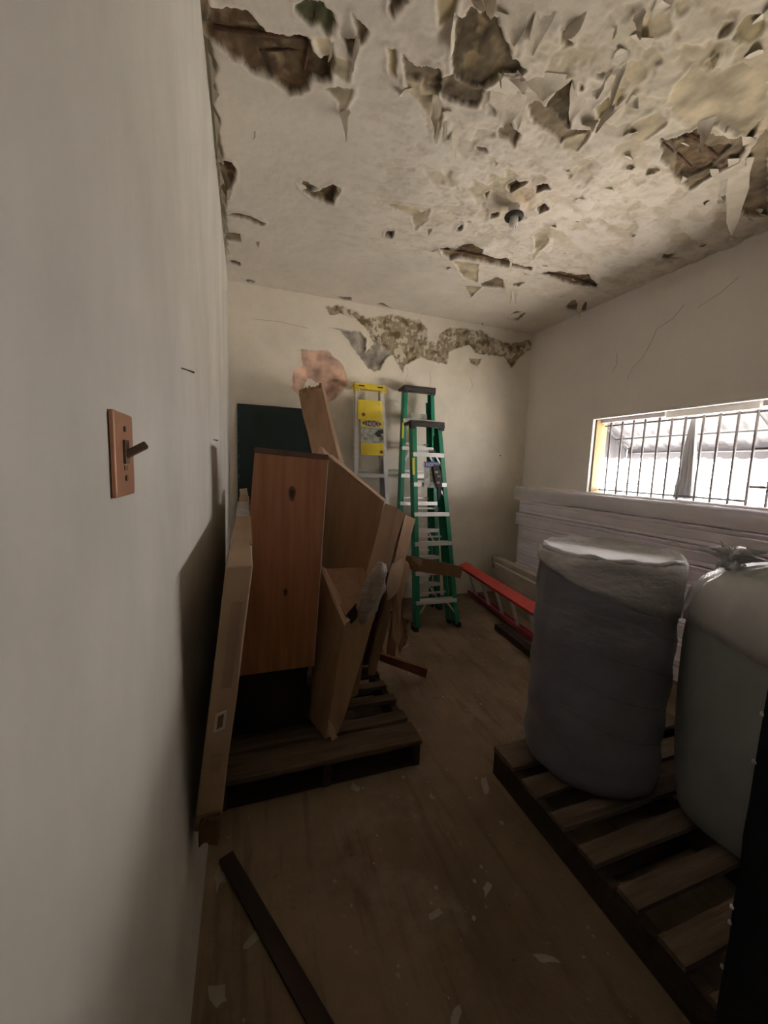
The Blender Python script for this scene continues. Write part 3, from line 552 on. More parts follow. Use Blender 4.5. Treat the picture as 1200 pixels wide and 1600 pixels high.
def capf(r, z, t):
    k = noise.noise(Vector((math.cos(t)*2.5, math.sin(t)*2.5, z*9))); k2 = noise.noise(Vector((math.cos(t)*9, math.sin(t)*9, z*22)))
    low = max(0, min(1, (.95-z)/.12))
    return r*(1+.035*k+.018*k2), z+(.022*k+.010*k2 if z < .97 else .012*k2)-low*.085*math.cos(t+.75)
cp = [(.281,.83),(.284,.86),(.286,.89),(.287,.92),(.287,.945),(.283,.965),(.270,.975),(.235,.968),(.18,.960),(.10,.958),(.02,.957)]
G().lathe((1.64, 1.27, .142), cp, 80, capf).obj('plastic_cover', m_wrap, r1, True)
G().lathe((1.64, 1.27, .142), [(.245,.972),(.262,.990),(.272,.985),(.268,.972)], 80, lambda r, z, t: (r*(1+.03*noise.noise(Vector((t*2, z*3, 1)))), z+.014*noise.noise(Vector((math.cos(t)*4, math.sin(t)*4, 4))))).obj('rim_fold', m_wrap, r1, True)

r2 = thing('foam_roll', 'pale grey roll in a tied frosted bag, behind the black bundle', 'roll', (1.962, .778, .147))
def bagf(r, z, t):
    k = noise.noise(Vector((math.cos(t)*1.6, math.sin(t)*1.6, z*2.2+7))); fold = math.sin(t*17+3*k)*.5+.5
    up = max(0, min(1, (z-.80)/.15))
    return r*(1+.05*k+.05*up*(fold-.5)), z
pr = [(.02,.0),(.225,.0),(.255,.02),(.268,.10),(.278,.25),(.286,.45),(.29,.65),(.285,.78),(.270,.86),(.240,.92),(.18,.965),(.10,.995),(.045,1.005)]
G().lathe((1.962, .778, .1505), pr, 96, bagf).obj('bagged_body', m_bag, r2, True)
G().lathe((1.87, .93, .128), [(.045,.99),(.028,1.005),(.022,1.02),(.05,1.04),(.075,1.05),(.02,1.055)], 40, lambda r, z, t: (r*(1+.4*math.sin(t*7+z*30)*(z > 1.02)), z+.012*math.sin(t*5))).obj('bag_knot', m_wrap, r2, True)
G().tube([(1.872,.94,1.165),(1.860,.955,1.195),(1.868,.975,1.215)], [.014,.009,.003], 8).obj('bag_tail', m_wrap, r2, True)
G().lathe((1.962, .778, .147), [(.30,.74),(.303,.79),(.29,.86),(.262,.915),(.20,.965)], 90, lambda r, z, t: (r*(1+.035*noise.noise(Vector((math.cos(t)*3, math.sin(t)*3, z*8)))+.012*math.sin(t*23)), z+.02*math.sin(t*3)*(z < .8))).obj('loose_plastic', m_film, r2, True)

bk = thing('black_bundle', 'tall black plastic-wrapped bundle at the lower right edge', 'bundle', (1.12, .17, 0))
crumple('wrapped_body', [(.925,-.12,.002),(1.42,-.12,.002),(1.42,.35,.002),(.925,.35,.002),(.925,-.12,1.32),(1.42,-.12,1.32),(1.42,.35,1.32),(.925,.35,1.32)], m_black, bk, (8,8,20), .003, 12, 3.)
for z, y in ((1.075,.352),(.99,.353),(.72,.352),(.69,.3515),(.60,.352)):
    G().lathe((.927, y, z), [(.001,-.004),(.0035,-.002),(.0035,.002),(.001,.004)], 8).obj('film_bubble', m_wrap, bk, True)

# ------------------------------------------------------------------ long panels against the right wall
ords = ['topmost', 'second from top', 'third from top', 'fourth from top', 'fifth from top', 'sixth from top', 'seventh from top', 'eighth from top', 'lowest']
ends = [3.60, 3.66, 3.70, 3.58, 3.60, 3.57, 3.60, 3.55, 3.58]
for k in range(9):
    zt = 1.262-.139*k; zb = zt-.136; y0, y1 = .35, ends[k]
    xf = 3.07-.010*k; xb = xf+.075
    t = thing('wall_panel', 'long pale panel tinted with lavender glare, %s of the stack under the window' % ords[k], 'panel', (xf, 2.0, zb), 'long pale panels stacked under the window')
    prof = [(xf, zb+.004), (xf-.004, zb+.012), (xf, zb+.028), (xf+.004, zb+.034), (xf, zb+.040), (xf, zt-.040), (xf+.005, zt-.034), (xf, zt-.026), (xf-.003, zt-.008), (xf+.006, zt), (xb, zt), (xb, zb)]
    g = G(); n = len(prof)
    V = [(x, y0, z) for x, z in prof]+[(x, y1, z) for x, z in prof]
    F = [tuple(range(n)), tuple(range(2*n-1, n-1, -1))]+[(i, n+i, n+(i+1) % n, (i+1) % n) for i in range(n)]
    g.add(V, F).obj('panel_body', m_panel, t)
    G().box((xf+.008, y1, zb+.008), (xb-.006, y1+.006, zt-.008)).obj('end_cap', m_paneledge, t)
# loose film over the top of the stack
V = []; F = []; nu, nv = 70, 6
for i in range(nu+1):
    y = .4+3.36*i/nu
    for j, (x, z) in enumerate(((3.165,1.262),(3.12,1.276),(3.075,1.279),(3.058,1.262),(3.054,1.225),(3.05,1.18),(3.048,1.13))):
        q = Vector((x, y, z)); nz_ = noise.noise_vector(Vector((x*8, y*5, z*8)))*.007
        q += Vector((-abs(nz_.x), 0, abs(nz_.z)*.8)); V.append(q+Vector((0, 0, noise.noise(Vector((0, y*4, 5)))*.02 if j == nv else 0)))
for i in range(nu):
    for j in range(nv): F.append((i*7+j, i*7+j+1, (i+1)*7+j+1, (i+1)*7+j))
tag(obj('plastic_sheet', V, F, m_film, None, True), 'clear plastic film draped along the top of the panel stack', 'plastic sheet')
bevel(tag(G().bar((3.21,.5,1.262),(3.21,3.50,1.262), .055, .03, (1,0,0)).obj('aluminium_strip', m_white), 'long white strip lying behind the panels against the sill', 'strip'))

# ------------------------------------------------------------------ red ladder on its side, pale boards, dark beam
rl = thing('ladder', 'red ladder lying on its side along the panel stack', 'ladder', (2.42, 2.8, 0))
dirv = Vector((-.124, -1, 0)).normalized()
P0 = Vector((2.585, 3.80, .046)); Lr = 2.35; off = Vector((-.135, 0, .335))
upv = off.normalized()
for k, (o_, mt_) in enumerate(((Vector((0,0,0)), m_pink), (off, m_red))):
    a = P0+o_; b = a+dirv*Lr; wn = dirv.cross(upv).normalized()
    if wn.x > 0: wn = -wn
    g = G()
    if k:
        wn2 = (wn+upv*.75).normalized()*-1
        wn2 = Vector((-.90, 0, -.42)).normalized() if True else wn2
        g.bar(a, b, .100, .012, wn2); nrm = dirv.cross(wn2).normalized()
        if nrm.z < 0: nrm = -nrm
        for s in (-1, 1): g.bar(a+wn2*.047*s-nrm*.016, b+wn2*.047*s-nrm*.016, .008, .026, wn2)
    else:
        g.bar(a, b, .085, .010, Vector((-1,0,.1))); 
        for s in (-1, 1): g.bar(a+Vector((-1,0,.1))*.038*s+Vector((0,0,.013)), b+Vector((-1,0,.1))*.038*s+Vector((0,0,.013)), .007, .022, Vector((-1,0,.1)))
    g.obj('rail', mt_, rl)
for k in range(8):
    a = P0+dirv*(.16+k*.285); 
    G().bar(a+upv*.012, a+off-upv*.020, .035, .022, dirv).obj('rung', m_alu, rl)
    G().tube([a+Vector((-.03,-.02,.05)), a+Vector((-.045,-.02,.05))], .006, 8).obj('rivet', m_alu, rl)
def board(a, b, h, t, lab, grp=None):
    a = Vector(a); b = Vector(b)
    g = G(); d = (b-a).normalized(); s = Vector((0,0,1)).cross(d).normalized()
    th = thing('long_board', lab, 'board', ((a.x+b.x)/2, (a.y+b.y)/2, 0), grp)
    lean = Vector((.0, 0, 0))
    top = [a-s*t/2, a+s*t/2, b+s*t/2, b-s*t/2]; bot = [Vector((q.x+.06, q.y, .004)) for q in top]
    g.hexa(bot+[Vector((q.x, q.y, h)) for q in top]); bevel(g.obj('board_body', m_beige, th), .004)
    # dark end grain lip
    e = G().bar(Vector((a.x, a.y+.003, h-.012)), Vector((b.x, b.y, h-.012)), .004, .004, (0,0,1))
    G().box((a.x-t/2, a.y, h-.06), (a.x+t/2, a.y+.004, h+.001)).obj('end_band', m_lathe, th)
board((2.86, 3.76, .47), (2.66, 2.2, .47), .47, .085, 'pale narrow board on edge behind the red ladder, nearer the wall')
board((2.755, 3.62, .44), (2.585, 2.3, .44), .43, .045, 'thinner pale board on edge directly behind the red ladder')
bm_ = crumple('timber_beam', [(2.18,1.95,.003),(2.245,1.95,.003),(2.345,2.88,.003),(2.28,2.90,.003),(2.18,1.95,.06),(2.245,1.95,.06),(2.345,2.88,.06),(2.28,2.90,.06)], m_lathe, None, (2,12,2), .005, 9)
tag(bm_, 'dark rough timber beam on the floor beside the red ladder', 'beam')

# ------------------------------------------------------------------ stepladders
GLYPH = {'I': [[(.5,0),(.5,1)]], 'N': [[(0,0),(0,1),(1,0),(1,1)]],
         'G': [[(1,.8),(.75,1),(.25,1),(0,.75),(0,.25),(.25,0),(.75,0),(1,.2),(1,.5),(.6,.5)]],
         'C': [[(1,.8),(.75,1),(.25,1),(0,.75),(0,.25),(.25,0),(.75,0),(1,.2)]],
         'O': [[(.25,0),(0,.25),(0,.75),(.25,1),(.75,1),(1,.75),(1,.25),(.75,0),(.25,0)]]}
def text(name, body, size, mt_, parent, org, ux, uy, depth=.0012):
    h = size*.70; wd = size*.52; gap = size*.22; tot = len(body)*wd+(len(body)-1)*gap; x = -tot/2; uz = ux.cross(uy); g = G()
    for ch in body:
        for st_ in GLYPH[ch]:
            P = [org+ux*(x+a*wd)+uy*((b-.5)*h) for a, b in st_]
            for p_, q_ in zip(P, P[1:]):
                d = (q_-p_).normalized()*size*.06; g.bar(p_-d, q_+d, size*.13, depth, d.cross(uz))
        x += wd+gap
    return g.obj(name, mt_, parent)
def stepladder(label, foot, top, bw, tw, side, n, railm, capm, capw, stept, deep=.075, closed=.10, braces=(1,), capcol=None, back_n=5):
    foot = Vector(foot); top = Vector(top); u = Vector(side).normalized(); v = (top-foot).normalized(); w = u.cross(v)
    if w.y > 0: w = -w
    Ln = (top-foot).length
    t = thing('stepladder', label, 'stepladder', foot)
    def at(s, a, c=0.): return foot+v*(a*Ln)+u*(s*(bw+(tw-bw)*a)/2)+w*c
    def channel(p, q, s, dp, wd, name, mt_):
        # C section: web plus two flanges turned inwards
        g = G(); d = (q-p).normalized()
        g.bar(p, q, .004, dp, u)
        for c in (-1, 1): g.bar(p+w*c*(dp/2-.002)-u*s*wd/2, q+w*c*(dp/2-.002)-u*s*wd/2, wd, .004, u)
        return g.obj(name, mt_, t)
    for s in (-1, 1):
        channel(at(s, .012), at(s, .985), s, deep, .036, 'front_rail', railm)
        channel(at(s*.86, .015, -closed), at(s*.86, .95, -closed*.45), s, deep*.55, .022, 'rear_rail', railm)
        G().bar(at(s, -.004), at(s, .02), .036, deep+.01, u).obj('foot_pad', m_rubber, t)
        G().bar(at(s*.86, -.001, -closed), at(s*.86, .018, -closed), .030, deep*.55+.008, u).obj('foot_pad', m_rubber, t)
    for k in range(1, n+1):
        a = k*stept
        p, q = at(-1, a), at(1, a); g = G().bar(p, q, deep+.006, .005, w)
        g.bar(p+w*(deep/2)-v*.014, q+w*(deep/2)-v*.014, .004, .036, w); g.bar(p-w*(deep/2)-v*.006, q-w*(deep/2)-v*.006, .004, .016, w)
        stp = g.obj('step', m_alu, t)
        for s in (-1, 1):
            G().tube([at(s, a-.004, deep*.30)+u*s*.002, at(s, a-.004, deep*.30)+u*s*.006], .005, 8).obj('rivet', m_alu, stp)
        if k in braces:
            for s in (-1, 1):
                G().bar(at(s*.97, a-.085, deep/2-.01), at(s*.45, a-.006, deep/2-.01), .016, .004, u).obj('brace', m_alu, t)
    for k in range(1, back_n+1):
        a = k*stept*1.0+.02; cl_ = closed*(1-.55*a)
        G().bar(at(-.86, a, -cl_), at(.86, a, -cl_), .022, .014, w).obj('rear_bar', m_alu, t)
    # top cap with a drop skirt at each end and a recess between
    c0 = foot+v*Ln; g = G(); hw = capw/2; dp = deep/2+.02
    def q3(x, y, z): return c0+u*x+w*y+v*z
    def bx(x0, x1, y0, y1, z0, z1): g.hexa([q3(x0,y0,z0),q3(x1,y0,z0),q3(x1,y1,z0),q3(x0,y1,z0),q3(x0,y0,z1),q3(x1,y0,z1),q3(x1,y1,z1),q3(x0,y1,z1)])
    bx(-hw, hw, -dp-.05, dp, -.010, .012); bx(-hw, hw, dp-.010, dp, -.042, -.0101)
    bx(-hw, -hw+.045, dp-.05, dp-.0101, -.060, -.0101); bx(hw-.045, hw, dp-.05, dp-.0101, -.060, -.0101)
    global t_cap; t_cap = bevel(g.obj('top_cap', capm, t), .004)
    return t, at, u, v, w, Ln
# rear green ladder
t, at, u, v, w, Ln = stepladder('taller green fibreglass stepladder leaning behind the other green one', (1.775, 3.50, .012), (1.782, 3.745, 2.235), .49, .315, (1,-.02,0), 7, m_green, m_cap, .345, .1225, deep=.08, braces=(1,3,6), back_n=7)
for s in (-1,):
    a, b = at(s, .77, .02), at(s, .84, .02); G().bar(a+w*.022-u*.0245*0, b+w*.022, .020, .002, u).obj('warning_sticker', m_sticker, t)
hc = G().bar(at(-.55, .855, .052), at(.45, .855, .052)+u*.0, .002, .13, w).obj('hang_card', m_print, t); G().bar(at(-.15, .842, .056), at(.30, .842, .056), .002, .06, w).obj('tool_print', m_tool, hc)

# front green ladder
t, at, u, v, w, Ln = stepladder('shorter green fibreglass stepladder standing in front, dark top cap', (1.768, 3.055, .012), (1.640, 3.225, 1.838), .425, .275, (1,-.01,0), 6, m_green, m_cap, .325, .1425, deep=.08, braces=(1,5,6), back_n=6)
G().bar(at(-1, .75, .042)-u*.0, at(-1, .83, .042), .020, .002, u).obj('warning_sticker', m_sticker, t)
card = G().bar(at(-.42, .745, .056), at(.42, .745, .056), .002, .20, w).obj('hang_card', m_print, t)
G().bar(at(-.42, .800, .059), at(.45, .800, .059), .002, .050, w).obj('card_header', m_blue, card)
text('card_lettering', 'INGCO', .042, m_label, card, at(.02, .800, .061), u, v)
G().bar(at(-.05, .748, .0585), at(.40, .748, .0585), .002, .115, w).obj('tool_print', m_tool, card)
bag = [at(.10,.79,.062), at(.42,.80,.062), at(.62,.765,.062), at(.60,.70,.062), at(.42,.64,.062), at(.28,.63,.062), at(.34,.69,.062), at(.22,.72,.062)]
G().prism(bag, w*.012).obj('tool_pouch', m_rubber, t)
for k, (a, b) in enumerate(((.30,.765),(.44,.745),(.36,.715))):
    G().bar(at(a-.10, b, .077), at(a+.10, b, .077), .002, .018, w).obj('pouch_highlight', m_tool if k % 2 else m_cardlight, t)
# yellow-topped aluminium ladder
t, at, u, v, w, Ln = stepladder('aluminium stepladder with yellow top leaning on the back wall', (1.300, 3.50, .012), (1.262, 3.735, 2.205), .43, .275, (1,0,0), 7, m_alu, m_yellow, .315, .1235, deep=.07, braces=(1,6), back_n=7)
for x0, x1 in ((-.115,-.06),(.07,.125)):
    c0 = at(0,1,0)+v*.0; G().bar(c0+u*x0+w*.0565-v*.014, c0+u*x1+w*.0565-v*.014, .012, .002, v).obj('cap_slot', m_cap, t_cap)
def card_(x0, x1, a0, a1, c, nm, mt_):
    p = at(0, a0, c); q = at(0, a1, c); s0 = (x0+x1)/2
    return G().bar(p+u*s0, q+u*s0, x1-x0, .002, u).obj(nm, mt_, t)
A0 = .985
def zz(py): return A0-(py-604)/46.0*.305/Ln*.97     # photograph row to fraction of the rails
card_(-.13, .115, zz(650), zz(621), .056, 'yellow_card', m_yellow)
card_(-.105, .125, zz(702), zz(684), .056, 'yellow_card', m_yellow)
card_(-.105, .125, zz(684), zz(650), .0555, 'picture_card', m_print)
card_(-.10, .12, zz(661), zz(650), .0575, 'logo_band', m_yellow)
# oval logo plate
V = []; c = at(0, zz(655.5), .0600)+u*.01
ring = [c+u*.098*math.cos(a)*(1 if abs(math.cos(a)) < .8 else 1)+v*.028*math.sin(a) for a in [2*PI*i/28 for i in range(28)]]
lp = G().prism(ring, w*.001).obj('logo_plate', m_navy, t)
text('logo_lettering', 'INGCO', .050, m_label, lp, c+w*.0022, u, v)
G().prism([at(0, zz(y_), .0585)+u*x_ for x_, y_ in ((.03,670),(.07,664),(.115,663),(.125,668),(.09,671),(.12,674),(.06,675))], w*.001).obj('picture_tool', m_rubber, t)
G().prism([at(0, zz(677), .0585)+u*.10+(u*math.cos(a)+v*math.sin(a))*.020 for a in [2*PI*i/16 for i in range(16)]], w*.0015).obj('round_stamp', m_tool, t)
for x_, y_ in ((-.075,643),(.10,697)): G().prism([at(0, zz(y_), .058)+u*x_+(u*math.cos(a)+v*math.sin(a))*.017 for a in [2*PI*i/16 for i in range(16)]], w*.0015).obj('round_stamp', m_carddark, t)
for y_ in (626, 637, 643): G().prism([at(0, zz(y_), .058)+u*.085+(u*math.cos(a)*1.2+v*math.sin(a))*.008 for a in [2*PI*i/10 for i in range(10)]], w*.0015).obj('white_dot', m_label, t)

# ------------------------------------------------------------------ long carton by the left wall
lc = thing('long_carton', 'long flat cardboard carton on edge along the left wall', 'carton', (.09, 1.9, .447))
# side outline in y-z; it lies on the black crate and juts towards the viewer
def lean(z): t = (z-.447)/.753; return .004+.094*t, .068+.090*t
rows = [(.447,1.06,2.95),(.55,1.0,2.95),(.70,.985,2.95),(.86,.975,2.96),(1.03,.965,2.97),(1.205,.96,3.0)]
V = []; F = []; NY = 12; sec = []
for z, a, b in rows:
    xl, xr = lean(z); row = []
    for x in (xl, xr):
        for j in range(NY+1):
            y = a+(b-a)*j/NY; q = Vector((x, y, z)); q += noise.noise_vector(q*7)*.004; q.x = max(q.x, .003); row.append(len(V)); V.append(q)
    sec.append(row)
for i in range(len(rows)-1):
    A, B = sec[i], sec[i+1]; m_ = NY+1
    for j in range(NY):
        F.append((A[j], B[j], B[j+1], A[j+1])); F.append((A[m_+j], A[m_+j+1], B[m_+j+1], B[m_+j]))
    F.append((A[0], A[m_], B[m_], B[0])); F.append((A[NY], B[NY], B[m_+NY], A[m_+NY]))
for j in range(NY):
    F.append((sec[0][j], sec[0][j+1], sec[0][NY+1+j+1], sec[0][NY+1+j])); F.append((sec[-1][j], sec[-1][NY+1+j], sec[-1][NY+1+j+1], sec[-1][j+1]))
bevel(obj('carton_body', V, F, m_cardlight, lc), .004)
def endquad(z0, z1, x0, x1, nm, mt_, pr=.005, sk=0.):
    def yy(z):
        for (za, a, _), (zb, b, _) in zip(rows, rows[1:]):
            if za <= z <= zb: return a+(b-a)*(z-za)/(zb-za)
    P = []
    for z in (z0, z1):
        xl, xr = lean(z); y = yy(z)-pr
        P += [(xl+(xr-xl)*x0, y, z), (xl+(xr-xl)*x1, y, z+sk), (xl+(xr-xl)*x1, y+.0025, z+sk), (xl+(xr-xl)*x0, y+.0025, z)]
    return G().hexa(P).obj(nm, mt_, par_)
par_ = lc; pl_ = endquad(.785, .835, .28, .70, 'paper_label', m_label, .006, .006); par_ = pl_; endquad(.794, .828, .38, .60, 'label_print', m_carddark, .0085, .006); par_ = lc
endquad(.675, .725, .30, .72, 'paper_label', m_tape, .006, -.004)
endquad(.90, 1.12, .34, .74, 'tape_strip', m_tape)
G().hexa([(.150,1.2,1.190),(.1585,1.2,1.190),(.160,2.9,1.190),(.152,2.9,1.190),(.152,1.2,1.209),(.1595,1.2,1.208),(.161,2.9,1.208),(.154,2.9,1.209)]).obj('edge_tape', m_tape, lc)
crumple('crushed_corner', [(.020,1.03,.430),(.066,1.02,.435),(.068,1.12,.440),(.020,1.12,.440),(.020,.995,.53),(.074,.99,.53),(.070,1.09,.53),(.022,1.09,.53)], m_carddark, lc, (6,5,4), .014, 30, 2)
crumple('open_flap', [(.105,2.55,1.205),(.155,2.55,1.205),(.155,2.95,1.205),(.10,2.95,1.205),(.107,2.60,1.245),(.150,2.60,1.25),(.148,2.9,1.265),(.10,2.9,1.26)], m_cardlight, lc, (3,4,3), .006, 14)
crumple('open_flap', [(.098,1.85,1.205),(.160,1.85,1.205),(.162,2.3,1.205),(.098,2.3,1.205),(.100,1.87,1.226),(.155,1.87,1.228),(.152,2.25,1.232),(.10,2.25,1.23)], m_label, lc, (3,4,3), .004, 14)

# ------------------------------------------------------------------ pine board
pb = thing('pine_box', 'tall reddish pine box with two dark knots on its face, right of the long carton', 'box', (.33, 2.07, .447))
bevel(G().hexa([(.097,1.855,.447),(.455,1.855,.447),(.459,1.873,.447),(.101,1.873,.447),(.177,1.84,1.490),(.504,1.84,1.470),(.508,1.858,1.470),(.181,1.858,1.490)]).obj('front_panel', m_pine, pb), .002)
G().hexa([(.101,1.8735,.447),(.119,1.8735,.447),(.140,2.24,.447),(.122,2.24,.447),(.182,1.8585,1.488),(.199,1.8585,1.488),(.205,2.24,1.480),(.190,2.24,1.480)]).obj('side_panel', m_pine, pb)
G().hexa([(.437,1.8735,.447),(.4545,1.8735,.447),(.4545,2.24,.447),(.437,2.24,.447),(.485,1.8585,1.470),(.503,1.8585,1.470),(.503,2.24,1.470),(.485,2.24,1.470)]).obj('side_panel', m_pine, pb)
G().hexa([(.120,2.225,.447),(.437,2.225,.447),(.437,2.24,.447),(.120,2.24,.447),(.206,2.225,1.47),(.485,2.225,1.47),(.485,2.24,1.47),(.206,2.24,1.47)]).obj('back_panel', m_pinedark, pb)
G().hexa([(.176,1.837,1.491),(.505,1.837,1.471),(.505,2.25,1.471),(.186,2.25,1.491),(.177,1.837,1.514),(.506,1.837,1.494),(.506,2.25,1.494),(.187,2.25,1.514)]).obj('top_batten', m_pinedark, pb)
G().hexa([(.4555,1.854,.448),(.4585,1.854,.448),(.4605,1.8735,.448),(.4575,1.8735,.448),(.5045,1.839,1.468),(.5075,1.839,1.468),(.5095,1.8585,1.468),(.5075,1.8585,1.468)]).obj('edge_strip', m_label, pb)
for kx, kz, rx, rz in ((.342,1.31,.016,.036),(.316,.84,.010,.020)):
    y = 1.855-.015*(kz-.447)/1.04-.0012
    for s_k, mm in ((1.0, m_knot), (.55, m_lathe)):
        G().prism([(kx+rx*s_k*math.cos(a)*(1+.12*math.sin(3*a)), y-.0006*(1-s_k), kz+rz*s_k*math.sin(a)) for a in [2*PI*i/18 for i in range(18)]], (0,.0015,0)).obj('knot', mm, pb)
ck = thing('black_crate', 'black crate on the pallet under the pine board', 'crate', (.24, 2.07, .137))
crumple('crate_body', [(.03,1.865,.139),(.425,1.865,.139),(.425,2.32,.139),(.03,2.32,.139),(.03,1.865,.425),(.425,1.865,.425),(.425,2.32,.425),(.03,2.32,.425)], m_blackcrate, ck, (4,4,4), .001)
G().box((.025,1.858,.4255), (.43,2.325,.4455)).obj('crate_lid', m_blackcrate, ck)
for x in (.035,.40): G().box((x,1.856,.14),(x+.022,1.8635,.425)).obj('corner_batten', m_blackcrate, ck)

# ------------------------------------------------------------------ leaning cartons
c1 = thing('leaning_carton', 'broad tan cardboard carton leaning right of the pine board', 'carton', (.75, 2.2, .14))
crumple('carton_body', [(.555,2.36,.142),(.640,2.00,.142),(.668,2.03,.142),(.600,2.40,.142),(.632,2.50,1.496),(.901,2.15,1.237),(.915,2.185,1.245),(.66,2.54,1.505)], m_card, c1, (10,3,14), .005, 6)
crumple('top_flap', [(.640,2.505,1.497),(.905,2.152,1.238),(.925,2.195,1.248),(.672,2.55,1.508),(.640,2.505,1.503),(.905,2.152,1.244),(.925,2.195,1.254),(.672,2.55,1.514)], m_cardlight, c1, (8,2,1), .002)
crumple('corner_flap', [(.56,2.52,1.44),(.64,2.50,1.44),(.64,2.52,1.44),(.56,2.54,1.44),(.585,2.54,1.555),(.60,2.54,1.56),(.67,2.54,1.50),(.64,2.55,1.50)], m_cardlight, c1, (3,1,3), .003)
c2_ = thing('leaning_carton', 'narrow upright carton with a pale and a dark side, in the middle of the pile', 'carton', (.9, 2.15, .14))
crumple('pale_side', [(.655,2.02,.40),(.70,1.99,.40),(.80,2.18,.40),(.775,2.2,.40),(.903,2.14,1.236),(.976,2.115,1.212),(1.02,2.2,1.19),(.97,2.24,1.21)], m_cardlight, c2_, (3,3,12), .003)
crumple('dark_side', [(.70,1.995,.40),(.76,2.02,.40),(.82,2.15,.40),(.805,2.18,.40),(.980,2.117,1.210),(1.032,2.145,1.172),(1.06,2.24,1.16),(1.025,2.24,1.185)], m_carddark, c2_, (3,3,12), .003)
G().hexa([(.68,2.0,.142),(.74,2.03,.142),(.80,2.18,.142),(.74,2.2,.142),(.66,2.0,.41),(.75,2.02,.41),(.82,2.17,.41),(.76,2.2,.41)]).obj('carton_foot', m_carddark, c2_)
c3 = thing('leaning_carton', 'torn brown carton at the right end of the pile', 'carton', (1.05, 2.3, .14))
crumple('carton_body', [(.86,2.22,.145),(.90,2.20,.145),(.93,2.29,.145),(.88,2.30,.145),(1.045,2.17,1.165),(1.175,2.30,1.120),(1.19,2.34,1.10),(1.06,2.26,1.165)], m_card, c3, (5,3,12), .006, 8)
def torn(P, dy, nm, mt_, par, ext=(.004,.006,0)):
    V = []
    for i in range(len(P)):
        a = Vector(P[i]); b = Vector(P[(i+1) % len(P)]); V.append(a)
        for s in (.33, .66): V.append(a.lerp(b, s)+noise.noise_vector(a*31+Vector((s*9, 0, 0)))*.012)
    return G().prism(V, ext).obj(nm, mt_, par)
from math import *
torn([(.955,2.12,.88),(1.02,2.14,.90),(1.03,2.13,.82),(.99,2.12,.70),(.93,2.11,.66),(.92,2.11,.76)], 0, 'torn_flap', m_cardlight, c3)
torn([(1.02,2.15,.90),(1.09,2.2,.86),(1.11,2.2,.80),(1.06,2.2,.62),(1.07,2.2,.42),(1.05,2.2,.32),(.99,2.18,.40),(.985,2.17,.60)], 0, 'torn_flap', m_card, c3)
torn([(1.08,2.22,.50),(1.13,2.22,.47),(1.10,2.22,.42),(1.12,2.22,.36),(1.07,2.22,.25),(1.04,2.21,.33)], 0, 'torn_flap', m_carddark, c3)
rb = crumple('brown_board', [(.74,2.345,.142),(.935,2.345,.142),(.94,2.37,.142),(.75,2.37,.142),(.87,2.33,.80),(1.03,2.32,.76),(1.04,2.35,.76),(.88,2.36,.80)], m_redboard, None, (4,1,6), .002)
tag(rb, 'dark red-brown board at the back of the pallet, behind the torn carton', 'board')
c4 = thing('leaning_carton', 'slumped carton pointing down on the pallet, front of the pile', 'carton', (.6, 1.85, .14))
crumple('carton_body', [(.440,1.89,.145),(.492,1.715,.145),(.565,1.74,.145),(.53,1.93,.145),(.520,2.10,.88),(.612,1.84,.695),(.800,1.87,.755),(.74,2.0,.90)], m_card, c4, (8,6,14), .007, 7, 4.)
torn([(.52,2.08,.90),(.545,2.06,.885),(.63,1.83,.68),(.60,1.825,.655),(.565,1.92,.74)], 0, 'torn_flap', m_cardlight, c4)
torn([(.61,1.84,.70),(.66,1.84,.76),(.67,1.84,.69),(.64,1.835,.655)], 0, 'torn_hole', m_lathe, c4)
torn([(.50,1.70,.25),(.53,1.70,.20),(.55,1.70,.15),(.525,1.695,.143),(.505,1.69,.18)], 0, 'torn_flap', m_cardlight, c4)
V = []; F = []
g = G(); N1, N2 = 26, 28
for i in range(N1+1):
    ph = PI*i/N1
    for j in range(N2):
        t_ = 2*PI*j/N2; d = Vector((sin(ph)*cos(t_), sin(ph)*sin(t_), cos(ph)))
        k = 1+.22*noise.noise(d*2.4)+.10*noise.noise(d*7)
        V.append(Vector((.745+.050*d.z, 1.850-.01*d.z, .79))+Vector((d.x*.058*k*(1+.10*math.sin(d.z*9)), d.y*.036*k, d.z*.165*k)))
for i in range(N1):
    for j in range(N2): F.append((i*N2+j, i*N2+(j+1) % N2, (i+1)*N2+(j+1) % N2, (i+1)*N2+j))
bw_ = obj('bubble_wrap', V, F, m_greywrap, None, True); tag(bw_, 'wad of grey plastic wrap taped over the slumped carton', 'plastic wrap')
# tall torn carton sleeve leaning towards the back wall
hs = thing('carton_sleeve', 'tall narrow cardboard sleeve with torn top leaning at the back wall', 'carton', (.85, 3.2, 0))
top_ = [(.583,3.60,2.06),(.770,3.56,2.135),(.800,3.57,2.14),(.835,3.66,2.13),(.640,3.70,2.07)]
d_ = Vector((.34, -.92, -2.03))
V = [Vector(q) for q in top_]; low = [v_+d_*(1.0)+Vector((.012*i, .0, 0)) for i, v_ in enumerate(V)]
for q in low: q.z = .003
crumple('left_face', [low[0], low[1], low[1]+Vector((.0,.02,0)), low[0]+Vector((0,.02,0)), V[0], V[1], V[1]+Vector((0,.02,0)), V[0]+Vector((0,.02,0))], m_card, hs, (6,1,20), .006, 6)
lr0 = low[1]+Vector((.005,0,0)); lr1 = low[1]+Vector((.10,.06,0)); v0 = V[1]+Vector((.004,.0,0)); v1 = V[1]+Vector((.055,.10,-.03))
crumple('right_face', [lr0, lr1, lr1+Vector((0,.02,0)), lr0+Vector((0,.02,0)), v0, v1, v1+Vector((0,.02,0)), v0+Vector((0,.02,0))], m_cardlight, hs, (4,1,20), .004, 6)  # paler cardboard than the left face, painting in its lit side
rnd = random.Random(12)
